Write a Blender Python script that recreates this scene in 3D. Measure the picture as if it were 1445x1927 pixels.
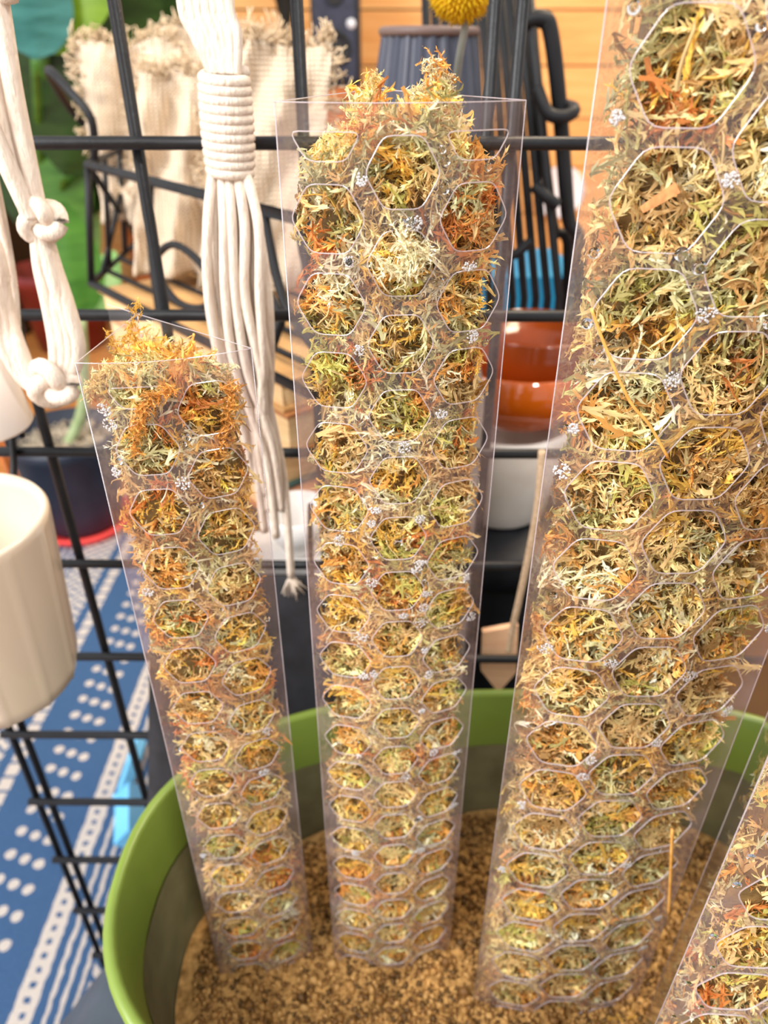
import bpy, bmesh, math, random
import numpy as np
from mathutils import Vector, Matrix, noise
from mathutils.geometry import delaunay_2d_cdt

for o in list(bpy.data.objects):
    bpy.data.objects.remove(o, do_unlink=True)
SC = bpy.context.scene
COL = SC.collection
rng = np.random.default_rng(7)
random.seed(7)

# ------------------------------------------------------------------ camera
CAM_H = 0.80                        # height of the lens above the floor (m)
FPX = 1383.0                        # focal length in pixels of the 1445x1927 frame
PITCH = math.radians(32.5)
CT, ST = math.cos(PITCH), math.sin(PITCH)
cam_d = bpy.data.cameras.new('camera')
cam_d.sensor_fit = 'VERTICAL'
cam_d.sensor_height = 36.0
cam_d.sensor_width = 36.0 * 1445 / 1927
cam_d.lens = FPX / 1927 * 36.0
cam_d.clip_start = 0.01
cam_d.dof.use_dof = True
cam_d.dof.focus_distance = 0.205
cam_d.dof.aperture_fstop = 12.0
cam = bpy.data.objects.new('camera', cam_d)
cam.location = (0, 0, CAM_H)
cam.rotation_euler = (math.pi / 2 - PITCH, 0, 0)
COL.objects.link(cam)
SC.camera = cam

# ------------------------------------------------------------------ light
world = bpy.data.worlds.new('world'); SC.world = world; world.use_nodes = True
bgn = world.node_tree.nodes['Background']
bgn.inputs[0].default_value = (1.0, 0.985, 0.96, 1); bgn.inputs[1].default_value = 0.72

def area(name, loc, target, size, energy, color):
    l = bpy.data.lights.new(name, 'AREA'); l.shape = 'RECTANGLE'
    l.size, l.size_y = size; l.energy = energy; l.color = color
    o = bpy.data.objects.new(name, l); o.location = loc
    o.rotation_euler = (Vector(target) - Vector(loc)).to_track_quat('-Z', 'Y').to_euler()
    COL.objects.link(o); return o
area('window_light', (-1.3, -0.55, 1.75), (0.0, 0.25, 0.6), (1.0, 1.3), 48, (1.0, 0.98, 0.95))
area('sparkle_fill_light', (0.42, -0.55, 1.75), (0.05, 0.22, 0.6), (0.10, 0.10), 7, (1.0, 0.97, 0.92))  # small added light without a real fixture, for sparkle on drops and contrast
area('ceiling_lamp_light', (0.9, 1.1, 2.3), (0.5, 1.6, 0.7), (0.5, 0.5), 30, (1.0, 0.80, 0.55))

SC.view_settings.view_transform = 'Standard'
SC.view_settings.look = 'None'
SC.view_settings.gamma = 1.0
SC.view_settings.use_curve_mapping = False
SC.view_settings.exposure = 0.54
SC.cycles.max_bounces = 6
SC.cycles.diffuse_bounces = 3
SC.cycles.glossy_bounces = 3
SC.cycles.transmission_bounces = 5
SC.cycles.transparent_max_bounces = 16
SC.cycles.adaptive_threshold = 0.05
SC.cycles.caustics_reflective = False
SC.cycles.caustics_refractive = False

# ------------------------------------------------------------------ helpers
def at(x, y, D):
    """point at horizontal distance D in front of the lens that photo pixel (x, y) sees"""
    yp = y - 963.5
    Z = D * (yp * CT + FPX * ST) / (FPX * CT - yp * ST)
    X = (x - 722.5) * (D * CT + Z * ST) / FPX
    return Vector((X, D, CAM_H - Z))
def atz(x, y, z):
    yp = y - 963.5; Z = CAM_H - z
    D = Z * (FPX * CT - yp * ST) / (yp * CT + FPX * ST)
    return Vector(((x - 722.5) * (D * CT + Z * ST) / FPX, D, z))
def lin(c):
    r = []
    for v in c[:3]:
        v = v / 255.0
        r.append(v / 12.92 if v <= 0.04045 else ((v + 0.055) / 1.055) ** 2.4)
    return tuple(r) + (1.0,)
def tag(o, label=None, cat=None, group=None, kind=None):
    if label: o['label'] = label
    if cat: o['category'] = cat
    if group: o['group'] = group
    if kind: o['kind'] = kind
    return o
def thing(name, loc, label, cat, group=None):
    o = bpy.data.objects.new(name, None); o.location = loc
    o.empty_display_size = 0.02
    COL.objects.link(o); return tag(o, label, cat, group)
def link(name, me, parent=None):
    o = bpy.data.objects.new(name, me); COL.objects.link(o)
    if parent is not None:
        o.parent = parent
        p = parent; off = Vector((0, 0, 0))
        while p is not None:
            off += p.location; p = p.parent
        o.matrix_parent_inverse = Matrix.Translation(-off)
    return o
class MB:
    """collects shapes given in world coordinates and links them as one mesh"""
    def __init__(s): s.v = []; s.f = []; s.m = []
    def add(s, v, f, m=0):
        k = len(s.v); s.v += [tuple(p) for p in v]
        s.f += [tuple(i + k for i in q) for q in f]; s.m += [m] * len(f)
    def build(s, name, mat, parent=None, smooth=True):
        me = bpy.data.meshes.new(name); me.from_pydata(s.v, [], s.f); me.update()
        mats = mat if isinstance(mat, (list, tuple)) else [mat]
        for m in mats: me.materials.append(m)
        if len(mats) > 1: me.polygons.foreach_set('material_index', s.m)
        if smooth: me.polygons.foreach_set('use_smooth', [True] * len(me.polygons))
        return link(name, me, parent)
    def box(s, c, size, rz=0.0, m=0, tilt=None):
        c = Vector(c); R = Matrix.Rotation(rz, 3, 'Z')
        if tilt is not None: R = R @ tilt
        v = [c + R @ Vector((sx * size[0] / 2, sy * size[1] / 2, sz * size[2] / 2)) for sx in (-1, 1) for sy in (-1, 1) for sz in (-1, 1)]
        s.add(v, [(0, 1, 3, 2), (4, 6, 7, 5), (0, 4, 5, 1), (2, 3, 7, 6), (0, 2, 6, 4), (1, 5, 7, 3)], m)
        return s
    def tube(s, pts, r, seg=8, m=0, cap=True, closed=False):
        v, f = tube(pts, r, seg, cap, closed); s.add(v, f, m); return s
    def lathe(s, c, prof, seg=40, m=0):
        c = Vector(c); v = []; f = []
        for (r, z) in prof:
            for k in range(seg):
                a = 2 * math.pi * k / seg
                v.append((c.x + r * math.cos(a), c.y + r * math.sin(a), c.z + z))
        for i in range(len(prof) - 1):
            for k in range(seg):
                k2 = (k + 1) % seg
                f.append((i * seg + k, i * seg + k2, (i + 1) * seg + k2, (i + 1) * seg + k))
        s.add(v, f, m); return s
def smooth_path(pts, n=6, closed=False):
    P = [Vector(p) for p in pts]; out = []
    N = len(P)
    rngk = range(N) if closed else range(N - 1)
    for i in rngk:
        p0 = P[(i - 1) % N] if (closed or i > 0) else P[i]
        p1 = P[i]; p2 = P[(i + 1) % N]
        p3 = P[(i + 2) % N] if (closed or i + 2 < N) else p2
        for k in range(n):
            t = k / n
            out.append(0.5 * ((2 * p1) + (p2 - p0) * t + (2 * p0 - 5 * p1 + 4 * p2 - p3) * t * t + (3 * p1 - p0 - 3 * p2 + p3) * t ** 3))
    if not closed: out.append(P[-1])
    return out
def tube(pts, r, seg=8, cap=True, closed=False):
    P = [Vector(p) for p in pts]; N = len(P)
    rad = r if isinstance(r, (list, tuple, np.ndarray)) else [r] * N
    v = []; f = []
    T = []
    for i in range(N):
        a = P[(i - 1) % N] if (closed or i > 0) else P[i]
        b = P[(i + 1) % N] if (closed or i < N - 1) else P[i]
        d = b - a
        T.append(d.normalized() if d.length > 1e-9 else Vector((0, 0, 1)))
    up = Vector((0, 0, 1)) if abs(T[0].z) < 0.9 else Vector((1, 0, 0))
    nrm = T[0].cross(up).normalized()
    for i in range(N):
        nrm = (nrm - T[i] * nrm.dot(T[i]))
        nrm = nrm.normalized() if nrm.length > 1e-9 else T[i].orthogonal().normalized()
        bi = T[i].cross(nrm)
        for k in range(seg):
            a = 2 * math.pi * k / seg
            v.append(P[i] + (nrm * math.cos(a) + bi * math.sin(a)) * rad[i])
    R = N if closed else N - 1
    for i in range(R):
        j = (i + 1) % N
        for k in range(seg):
            k2 = (k + 1) % seg
            f.append((i * seg + k, i * seg + k2, j * seg + k2, j * seg + k))
    if cap and not closed:
        f.append(tuple(range(seg))[::-1]); f.append(tuple((N - 1) * seg + k for k in range(seg)))
    return v, f

# ------------------------------------------------------------------ materials
def nodes_of(name):
    m = bpy.data.materials.new(name); m.use_nodes = True
    nt = m.node_tree
    return m, nt, nt.nodes['Principled BSDF']
def N(nt, t, **kw):
    n = nt.nodes.new(t)
    for k, v in kw.items():
        if k in n.inputs.keys() if hasattr(n.inputs, 'keys') else False: n.inputs[k].default_value = v
        else: setattr(n, k, v)
    return n
def mat_noise(name, c1, c2, scale=40, rough=0.6, bump=0.0, bscale=None, spec=0.4, stretch=None, detail=4, bdist=0.001):
    """object-space noise between two colours with optional fine relief"""
    m, nt, b = nodes_of(name)
    tc = N(nt, 'ShaderNodeTexCoord'); src = tc.outputs['Object']
    if stretch:
        mp = N(nt, 'ShaderNodeMapping'); mp.inputs['Scale'].default_value = stretch
        nt.links.new(src, mp.inputs['Vector']); src = mp.outputs['Vector']
    nz = N(nt, 'ShaderNodeTexNoise'); nz.inputs['Scale'].default_value = scale; nz.inputs['Detail'].default_value = detail
    nt.links.new(src, nz.inputs['Vector'])
    cr = N(nt, 'ShaderNodeValToRGB')
    cr.color_ramp.elements[0].position = 0.3; cr.color_ramp.elements[1].position = 0.7
    cr.color_ramp.elements[0].color = lin(c1); cr.color_ramp.elements[1].color = lin(c2)
    nt.links.new(nz.outputs['Fac'], cr.inputs['Fac']); nt.links.new(cr.outputs['Color'], b.inputs['Base Color'])
    b.inputs['Roughness'].default_value = rough
    b.inputs['Specular IOR Level'].default_value = spec
    if bump:
        n2 = N(nt, 'ShaderNodeTexNoise'); n2.inputs['Scale'].default_value = bscale or scale * 3; n2.inputs['Detail'].default_value = 5
        nt.links.new(src, n2.inputs['Vector'])
        bp = N(nt, 'ShaderNodeBump'); bp.inputs['Strength'].default_value = bump; bp.inputs['Distance'].default_value = bdist
        nt.links.new(n2.outputs['Fac'], bp.inputs['Height']); nt.links.new(bp.outputs['Normal'], b.inputs['Normal'])
    return m
def thin_clear(name, veil, veil_col, tint=(0.98, 0.965, 0.97), rough=0.08, veil_noise=0.5, gain=1.0, slant=0.0):
    """thin clear sheet: what passes, what mirrors (Schlick), and a faint moisture film"""
    m = bpy.data.materials.new(name); m.use_nodes = True; nt = m.node_tree
    for n in list(nt.nodes): nt.nodes.remove(n)
    out = N(nt, 'ShaderNodeOutputMaterial')
    tr = N(nt, 'ShaderNodeBsdfTransparent'); tr.inputs[0].default_value = tint + (1,)
    gl = N(nt, 'ShaderNodeBsdfGlossy'); gl.inputs['Roughness'].default_value = rough
    lw = N(nt, 'ShaderNodeLayerWeight'); lw.inputs['Blend'].default_value = 0.5
    pw = N(nt, 'ShaderNodeMath', operation='POWER'); pw.inputs[1].default_value = 5
    ma = N(nt, 'ShaderNodeMath', operation='MULTIPLY_ADD'); ma.inputs[1].default_value = 0.90 * gain; ma.inputs[2].default_value = 0.045 * gain
    nt.links.new(lw.outputs['Facing'], pw.inputs[0]); nt.links.new(pw.outputs[0], ma.inputs[0])
    m1 = N(nt, 'ShaderNodeMixShader')
    nt.links.new(ma.outputs[0], m1.inputs[0]); nt.links.new(tr.outputs[0], m1.inputs[1]); nt.links.new(gl.outputs[0], m1.inputs[2])
    df = N(nt, 'ShaderNodeBsdfDiffuse'); df.inputs[0].default_value = lin(veil_col)
    tl = N(nt, 'ShaderNodeBsdfTranslucent'); tl.inputs[0].default_value = lin(veil_col)
    md = N(nt, 'ShaderNodeMixShader'); md.inputs[0].default_value = 0.35
    nt.links.new(df.outputs[0], md.inputs[1]); nt.links.new(tl.outputs[0], md.inputs[2])
    tc = N(nt, 'ShaderNodeTexCoord')
    nz = N(nt, 'ShaderNodeTexNoise'); nz.inputs['Scale'].default_value = 55; nz.inputs['Detail'].default_value = 3
    nt.links.new(tc.outputs['Object'], nz.inputs['Vector'])
    mr = N(nt, 'ShaderNodeMapRange'); mr.inputs['From Min'].default_value = 0.35; mr.inputs['From Max'].default_value = 0.7
    mr.inputs['To Min'].default_value = veil * (1 - veil_noise); mr.inputs['To Max'].default_value = veil * (1 + veil_noise)
    nt.links.new(nz.outputs['Fac'], mr.inputs['Value'])
    m2 = N(nt, 'ShaderNodeMixShader')
    # the film is seen through a longer path when the sheet is looked at aslant
    p2 = N(nt, 'ShaderNodeMath', operation='POWER'); p2.inputs[1].default_value = 1.5; nt.links.new(lw.outputs['Facing'], p2.inputs[0])
    pa = N(nt, 'ShaderNodeMath', operation='MULTIPLY_ADD'); pa.inputs[1].default_value = slant; pa.inputs[2].default_value = 1.0; nt.links.new(p2.outputs[0], pa.inputs[0])
    pm = N(nt, 'ShaderNodeMath', operation='MULTIPLY'); pm.use_clamp = True; nt.links.new(mr.outputs[0], pm.inputs[0]); nt.links.new(pa.outputs[0], pm.inputs[1])
    nt.links.new(pm.outputs[0], m2.inputs[0]); nt.links.new(m1.outputs[0], m2.inputs[1]); nt.links.new(md.outputs[0], m2.inputs[2])
    nt.links.new(m2.outputs[0], out.inputs[0])
    return m
M = {}
M['clear'] = thin_clear('clear_plastic', 0.066, (216, 190, 196), slant=4.5)
M['clear_back'] = thin_clear('clear_plastic_back', 0.03, (205, 190, 195))
M['cut_edge'] = thin_clear('plastic_cut_edge', 0.30, (242, 232, 240), rough=0.18, veil_noise=0.2, gain=3.0)
m, nt, b = nodes_of('moss'); M['moss'] = m
ca = N(nt, 'ShaderNodeVertexColor'); ca.layer_name = 'Col'
nt.links.new(ca.outputs['Color'], b.inputs['Base Color'])
b.inputs['Roughness'].default_value = 0.45; b.inputs['Specular IOR Level'].default_value = 0.35
tl = N(nt, 'ShaderNodeBsdfTranslucent'); nt.links.new(ca.outputs['Color'], tl.inputs[0])
mx = N(nt, 'ShaderNodeMixShader'); mx.inputs[0].default_value = 0.30
nt.links.new(b.outputs[0], mx.inputs[1]); nt.links.new(tl.outputs[0], mx.inputs[2])
nt.links.new(mx.outputs[0], nt.nodes['Material Output'].inputs[0])
M['shaded_moss_core'] = mat_noise('shaded_moss_core', (84, 66, 34), (128, 100, 56), 160, 0.7, 0.6, 500)  # core darkened so its colour paints shade into the moss crevices
m, nt, b = nodes_of('water'); M['water'] = m
b.inputs['Base Color'].default_value = (1, 1, 1, 1); b.inputs['Roughness'].default_value = 0.02
b.inputs['Transmission Weight'].default_value = 1.0; b.inputs['IOR'].default_value = 1.33
M['bubble'] = thin_clear('water_bubbles', 0.42, (250, 248, 250), rough=0.03, gain=5.0)  # white film and strong gloss paint sparkle into the bubbles
M['black_wire'] = mat_noise('black_coated_wire', (20, 21, 25), (28, 29, 33), 90, 0.42, 0.15, 900, spec=0.3)
M['black_wire2'] = mat_noise('black_painted_wire', (18, 19, 22), (28, 28, 32), 60, 0.5, 0.1, 500, spec=0.3)
M['cord'] = mat_noise('cotton_cord', (214, 196, 180), (232, 218, 204), 300, 0.9, 0.9, 900, spec=0.1, stretch=(1, 1, 0.25))
M['burlap'] = mat_noise('cheesecloth', (202, 176, 142), (230, 208, 178), 60, 0.95, 0.8, 500, spec=0.05)
M['soil'] = mat_noise('coir_soil', (126, 92, 50), (206, 160, 98), 260, 0.85, 0.8, 700, spec=0.15)
M['crumb'] = mat_noise('coir_crumb', (110, 80, 42), (200, 152, 92), 130, 0.8, 0.3, 500, spec=0.2)

# ------------------------------------------------------------------ setting: floor, rug, wall
def boards(parent, n, fn, name, mats):
    for i in range(n):
        mb = MB(); fn(mb, i); mb.build(name, mats[i % len(mats)], parent, smooth=False)
wood = [mat_noise('oak_board_%s' % k, c1, c2, 6, 0.45, 0.15, 60, stretch=st) for k, c1, c2, st in (
    ('honey', (176, 112, 56), (206, 140, 76), (1, 14, 14)), ('amber', (164, 100, 48), (196, 130, 68), (1, 14, 14)), ('warm', (186, 122, 62), (214, 150, 84), (1, 14, 14)))]
fm = MB(); fm.box((0.3, 1.2, -0.02), (5.2, 4.4, 0.016))
floor = fm.build('floor', mat_noise('floor_gap', (60, 36, 18), (80, 50, 26), 20, 0.7), None, False); tag(floor, kind='structure')
boards(floor, 30, lambda mb, i: mb.box((0.3, -0.9 + i * 0.145, -0.006), (5.2, 0.1435, 0.012)), 'plank', wood)
wm = MB(); wm.box((0.3, 2.78, 0.7), (5.2, 0.04, 1.6))
wall = wm.build('wall_back', mat_noise('wall_gap', (70, 40, 16), (90, 54, 24), 20, 0.7), None, False); tag(wall, kind='structure')
wwood = [mat_noise('wall_board_%s' % k, c1, c2, 5, 0.5, 0.15, 50, stretch=st) for k, c1, c2, st in (
    ('gold', (222, 160, 92), (236, 184, 118), (1, 10, 10)), ('orange', (214, 150, 82), (230, 174, 108), (1, 10, 10)))]
boards(wall, 10, lambda mb, i: mb.box((0.3, 2.75, 0.075 + i * 0.148), (5.2, 0.022, 0.143)), 'board', wwood)

# rug with woven stripes and dots (flat weave pattern, running away from the camera)
def rug_material():
    m, nt, b = nodes_of('woven_rug')
    tc = N(nt, 'ShaderNodeTexCoord'); sp = N(nt, 'ShaderNodeSeparateXYZ'); nt.links.new(tc.outputs['Object'], sp.inputs[0])
    def mth(op, a, bb=None, c=None, clamp=False):
        n = N(nt, 'ShaderNodeMath', operation=op); n.use_clamp = clamp
        for i, val in enumerate((a, bb, c)):
            if val is None: continue
            if isinstance(val, (int, float)): n.inputs[i].default_value = val
            else: nt.links.new(val, n.inputs[i])
        return n.outputs[0]
    X, Y = sp.outputs[0], sp.outputs[1]
    nz = N(nt, 'ShaderNodeTexNoise'); nz.inputs['Scale'].default_value = 90; nt.links.new(tc.outputs['Object'], nz.inputs['Vector'])
    wob = mth('MULTIPLY', mth('SUBTRACT', nz.outputs['Fac'], 0.5), 0.005)
    Xw = mth('ADD', X, wob)
    PER = 0.265                                        # the pattern repeats across the rug
    U = mth('SUBTRACT', mth('MODULO', mth('ADD', Xw, 2.65 + 0.56), PER), 0.0)   # U=0 at X=-0.56
    def band(lo, hi):
        return mth('MULTIPLY', mth('GREATER_THAN', U, lo), mth('LESS_THAN', U, hi))
    def dots(u0, cols, du, dv, r, shift=0.0):
        tot = None
        for c in range(cols):
            vv = mth('SUBTRACT', mth('MODULO', mth('ADD', Y, 5 + shift * c), dv), dv / 2)
            uu = mth('SUBTRACT', U, u0 + c * du)
            d = mth('SQRT', mth('ADD', mth('MULTIPLY', uu, uu), mth('MULTIPLY', vv, vv)))
            e = mth('LESS_THAN', d, r)
            tot = e if tot is None else mth('MAXIMUM', tot, e)
        return tot
    # zigzag weave in the wide light band
    zz = mth('LESS_THAN', mth('ABSOLUTE', mth('SUBTRACT', mth('MODULO', mth('ADD', mth('ADD', Y, 5), mth('PINGPONG', U, 0.011)), 0.017), 0.0085)), 0.0055)
    wide = mth('MULTIPLY', band(0.0, 0.058), zz)
    brk = mth('MULTIPLY', band(0.072, 0.088), mth('GREATER_THAN', mth('MODULO', mth('ADD', Y, 5), 0.022), 0.004))
    d1 = dots(0.128, 3, 0.0185, 0.030, 0.0062, 0.006)
    main = mth('MULTIPLY', band(0.199, 0.221), mth('SUBTRACT', 1.0, mth('MULTIPLY', mth('MULTIPLY', mth('GREATER_THAN', U, 0.207), mth('LESS_THAN', U, 0.213)), mth('LESS_THAN', mth('MODULO', mth('ADD', Y, 5), 0.014), 0.006))))
    thin = mth('MAXIMUM', band(0.231, 0.2355), mth('MAXIMUM', band(0.2435, 0.248), band(0.256, 0.260)))
    mask = mth('MAXIMUM', mth('MAXIMUM', wide, brk), mth('MAXIMUM', mth('MAXIMUM', d1, main), thin))
    n3 = N(nt, 'ShaderNodeTexNoise'); n3.inputs['Scale'].default_value = 700; nt.links.new(tc.outputs['Object'], n3.inputs['Vector'])
    cb = N(nt, 'ShaderNodeValToRGB'); cb.color_ramp.elements[0].color = lin((46, 72, 108)); cb.color_ramp.elements[1].color = lin((70, 98, 134))
    nt.links.new(n3.outputs['Fac'], cb.inputs['Fac'])
    cw = N(nt, 'ShaderNodeValToRGB'); cw.color_ramp.elements[0].color = lin((158, 150, 146)); cw.color_ramp.elements[1].color = lin((206, 196, 188))
    nt.links.new(n3.outputs['Fac'], cw.inputs['Fac'])
    mx = N(nt, 'ShaderNodeMix', data_type='RGBA'); nt.links.new(mask, mx.inputs[0])
    nt.links.new(cb.outputs[0], mx.inputs[6]); nt.links.new(cw.outputs[0], mx.inputs[7])
    nt.links.new(mx.outputs[2], b.inputs['Base Color'])
    b.inputs['Roughness'].default_value = 0.95; b.inputs['Specular IOR Level'].default_value = 0.05
    bp = N(nt, 'ShaderNodeBump'); bp.inputs['Strength'].default_value = 0.7; bp.inputs['Distance'].default_value = 0.002
    nt.links.new(n3.outputs['Fac'], bp.inputs['Height']); nt.links.new(bp.outputs[0], b.inputs['Normal'])
    return m
rm = MB(); rm.box((-0.10, 0.52, 0.004), (1.9, 1.60, 0.008))
rug = rm.build('rug', rug_material(), None, False)
tag(rug, 'blue woven rug with white dotted stripes on the floor', 'rug')

# ------------------------------------------------------------------ moss strands
NK = 7
def templates(r, nt, nb, core, l0, l1, bw, a0, a1, curlk):
    """ragged moss shoots of unit length: a curved axis feathered with tapering, curling leaflets"""
    out = []
    for _ in range(nt):
        d = np.array([0, 0, 1.0]); p = np.zeros(3); C = [p.copy()]; Tn = []
        curl = r.normal(0, curlk, 3)
        for k in range(NK - 1):
            d = d + curl * 0.55 + r.normal(0, 0.24, 3); d /= np.linalg.norm(d)
            p = p + d / (NK - 1); C.append(p.copy()); Tn.append(d.copy())
        Tn.append(d.copy()); C = np.array(C); Tn = np.array(Tn)
        V = []; F = []; t = []
        side = np.cross(Tn[0], r.normal(0, 1, 3)); side /= np.linalg.norm(side)
        for k in range(NK):
            side = side - Tn[k] * side.dot(Tn[k]); side /= np.linalg.norm(side)
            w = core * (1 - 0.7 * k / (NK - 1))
            V += [C[k] - side * w, C[k] + side * w]; t += [k / (NK - 1)] * 2
        for k in range(NK - 1):
            a = 2 * k; F += [(a, a + 1, a + 3), (a, a + 3, a + 2)]
        for j in range(nb):
            tt = (j + r.random()) / nb; x = tt * 0.99 * (NK - 1); i = min(int(x), NK - 2); fr = x - i
            c = C[i] * (1 - fr) + C[i + 1] * fr; T = Tn[i]
            s1 = side - T * side.dot(T); s1 /= np.linalg.norm(s1); s2 = np.cross(T, s1)
            az = j * 2.4 + r.random() * 0.9; rad = s1 * math.cos(az) + s2 * math.sin(az)
            ang = r.uniform(a0, a1); dv = T * math.cos(ang) + rad * math.sin(ang)
            L = r.uniform(l0, l1) * (1.15 - 0.5 * tt); W = bw * r.uniform(0.7, 1.3); bend = r.normal(0.12, 0.30); tw = r.normal(0, 1, 3)
            p = c.copy(); b0 = len(V)
            for k, wk in enumerate((0.75, 1.0, 0.6)):
                sd = np.cross(dv, tw); sd /= (np.linalg.norm(sd) + 1e-9)
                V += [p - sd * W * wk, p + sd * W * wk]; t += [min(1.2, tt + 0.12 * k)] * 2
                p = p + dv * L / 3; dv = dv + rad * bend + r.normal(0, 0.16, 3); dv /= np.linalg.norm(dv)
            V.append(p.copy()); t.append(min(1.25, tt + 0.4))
            F += [(b0, b0 + 1, b0 + 3), (b0, b0 + 3, b0 + 2), (b0 + 2, b0 + 3, b0 + 5), (b0 + 2, b0 + 5, b0 + 4), (b0 + 4, b0 + 5, b0 + 6)]
        out.append((np.array(V), np.array(F), np.array(t)))
    return out
TPL = templates(np.random.default_rng(3), 30, 18, 0.036, 0.17, 0.30, 0.025, 0.18, 0.65, 0.42)
FLUFF = templates(np.random.default_rng(4), 24, 14, 0.036, 0.26, 0.46, 0.031, 0.30, 1.0, 0.5)
def thin_templates(r):
    out = []
    for _ in range(10):
        d = np.array([0, 0, 1.0]); p = np.zeros(3); C = [p.copy()]
        curl = r.normal(0, 0.16, 3)
        for k in range(9):
            d = d + curl + r.normal(0, 0.14, 3); d /= np.linalg.norm(d); p = p + d / 9; C.append(p.copy())
        v, f = tube(C, list(np.linspace(0.022, 0.010, 10)), 3, False)
        V = np.array([tuple(q) for q in v]); F = []
        for q in f: F += [(q[0], q[1], q[2]), (q[0], q[2], q[3])]
        out.append((V, np.array(F), np.repeat(np.linspace(0, 1, 10), 3)))
    return out
TPL2 = thin_templates(np.random.default_rng(5))
PAL = np.array([lin(c)[:3] for c in (
    (238, 212, 148),   # 0 straw
    (248, 236, 198),   # 1 pale cream
    (234, 190, 92),    # 2 golden
    (226, 166, 86),    # 3 orange
    (182, 172, 110),   # 4 olive
    (208, 202, 152),   # 5 grey green
    (186, 146, 90),    # 6 brown
    (230, 196, 136),   # 7 tan
    (206, 130, 66),    # 8 rust
    (200, 192, 106))])  # 9 yellow green
def fbm(P, sc, off):
    return np.array([noise.noise(Vector((p[0] * sc + off, p[1] * sc + off * 1.7, p[2] * sc - off))) for p in P])
def hash_choice(r, P, cl, weights, low=None):
    """palette index per strand: clumps of like colour"""
    a = fbm(P, cl, 3.1) ; b = fbm(P, cl * 0.8, 11.3); c = fbm(P, cl * 1.9, 23.7)
    n = len(P); S = np.zeros((n, len(PAL)))
    dirs = np.random.default_rng(99).normal(0, 1, (len(PAL), 3)); dirs /= np.linalg.norm(dirs, axis=1)[:, None]
    F = np.stack([a, b, c], 1) * 3.8
    S = F @ dirs.T + np.log(np.array(weights))[None, :] + r.gumbel(0, 0.30, (n, len(PAL)))
    if low is not None: S += low[:, None] * np.array([0, -0.5, 0.25, 0.45, -0.35, -0.5, 0.75, 0.45, 0.5, -0.3])[None, :]
    return S.argmax(1)
def cells(U, Z, cs):
    """clump number of each strand: a jittered, warped grid over the sheet"""
    wu = np.array([noise.noise(Vector((u / cs * 0.9, z / cs * 0.9, 3.3))) for u, z in zip(U, Z)]) * cs * 0.9
    wz = np.array([noise.noise(Vector((u / cs * 0.9, z / cs * 0.9, 9.7))) for u, z in zip(U, Z)]) * cs * 0.9
    iz = np.floor((Z + wz) / cs).astype(int); iu = np.floor((U + wu) / cs + 0.5 * (iz % 2)).astype(int)
    return (iu * 73856093 ^ iz * 19349663) % 4096
def strands(r, P, AX, L, idx, bright, tpls):
    """one big mesh array from strand positions, axes, lengths and colours"""
    vs = []; fs = []; cs = []; k = 0
    which = r.integers(0, len(tpls), len(P))
    for ti, (V, F, t) in enumerate(tpls):
        sel = np.where(which == ti)[0]
        if len(sel) == 0: continue
        z = AX[sel] / np.linalg.norm(AX[sel], axis=1)[:, None]
        q = r.normal(0, 1, (len(sel), 3)); x = np.cross(q, z); x /= np.linalg.norm(x, axis=1)[:, None]; y = np.cross(z, x)
        R = np.stack([x, y, z], 2)                                         # columns
        W = np.einsum('nij,vj->nvi', R, V - V.mean(0)) * L[sel][:, None, None] + P[sel][:, None, :]
        n, v = len(sel), len(V)
        vs.append(W.reshape(-1, 3))
        fs.append((F[None] + (np.arange(n) * v)[:, None, None] + k).reshape(-1, 3)); k += n * v
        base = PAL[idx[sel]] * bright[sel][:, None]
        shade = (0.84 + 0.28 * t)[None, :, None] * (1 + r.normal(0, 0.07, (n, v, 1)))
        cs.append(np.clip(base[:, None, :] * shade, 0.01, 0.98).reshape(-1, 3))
    return np.concatenate(vs), np.concatenate(fs), np.concatenate(cs)
def mesh_np(name, V, F, C, mat):
    me = bpy.data.meshes.new(name)
    me.vertices.add(len(V)); me.vertices.foreach_set('co', V.astype(np.float32).ravel())
    me.loops.add(len(F) * 3); me.loops.foreach_set('vertex_index', F.astype(np.int32).ravel())
    me.polygons.add(len(F)); me.polygons.foreach_set('loop_start', np.arange(0, len(F) * 3, 3, dtype=np.int32))
    me.polygons.foreach_set('loop_total', np.full(len(F), 3, dtype=np.int32))
    me.update(calc_edges=True)
    at_ = me.color_attributes.new('Col', 'FLOAT_COLOR', 'POINT')
    at_.data.foreach_set('color', np.concatenate([C, np.ones((len(C), 1))], 1).astype(np.float32).ravel())
    me.materials.append(mat); me.validate()
    return me

# ------------------------------------------------------------------ the moss poles
SOIL_Z = CAM_H - 0.4126
class Pole:
    def __init__(s, A, B, C, ztop, zbot, bow, cols, pitch, hole, r):
        s.A = Vector((A[0], A[1], 0)); s.B = Vector((B[0], B[1], 0)); s.C = Vector((C[0], C[1], 0))
        s.W = (s.B - s.A).length; s.e = (s.B - s.A).normalized(); s.n = Vector((s.e.y, -s.e.x, 0))
        s.zt, s.zb, s.bow = ztop, zbot, bow
        s.cols, s.pitch, s.hole, s.r = cols, pitch, hole, r     # cols: (u, first centre z down from lens, cut z)
        s.hex = []
        for (u, z0, cut) in cols:
            z = CAM_H - z0
            while z - hole / 2 > zbot + 0.004:
                s.hex.append((u, z, cut)); z -= pitch
    def front(s, u, z, out=0.0):
        t = u / s.W
        return s.A + s.e * u + s.n * (s.bow * 4 * t * (1 - t) + out) + Vector((0, 0, z))
    def in_hole(s, u, z, grow=1.0):
        R = s.hole / 2 * grow
        for (hu, hz, cut) in s.hex:
            du, dz = abs(u - hu), abs(z - hz)
            if dz < R and du * 0.866 + dz * 0.5 < R and z < cut + 1e-6: return True
        return False
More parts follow.
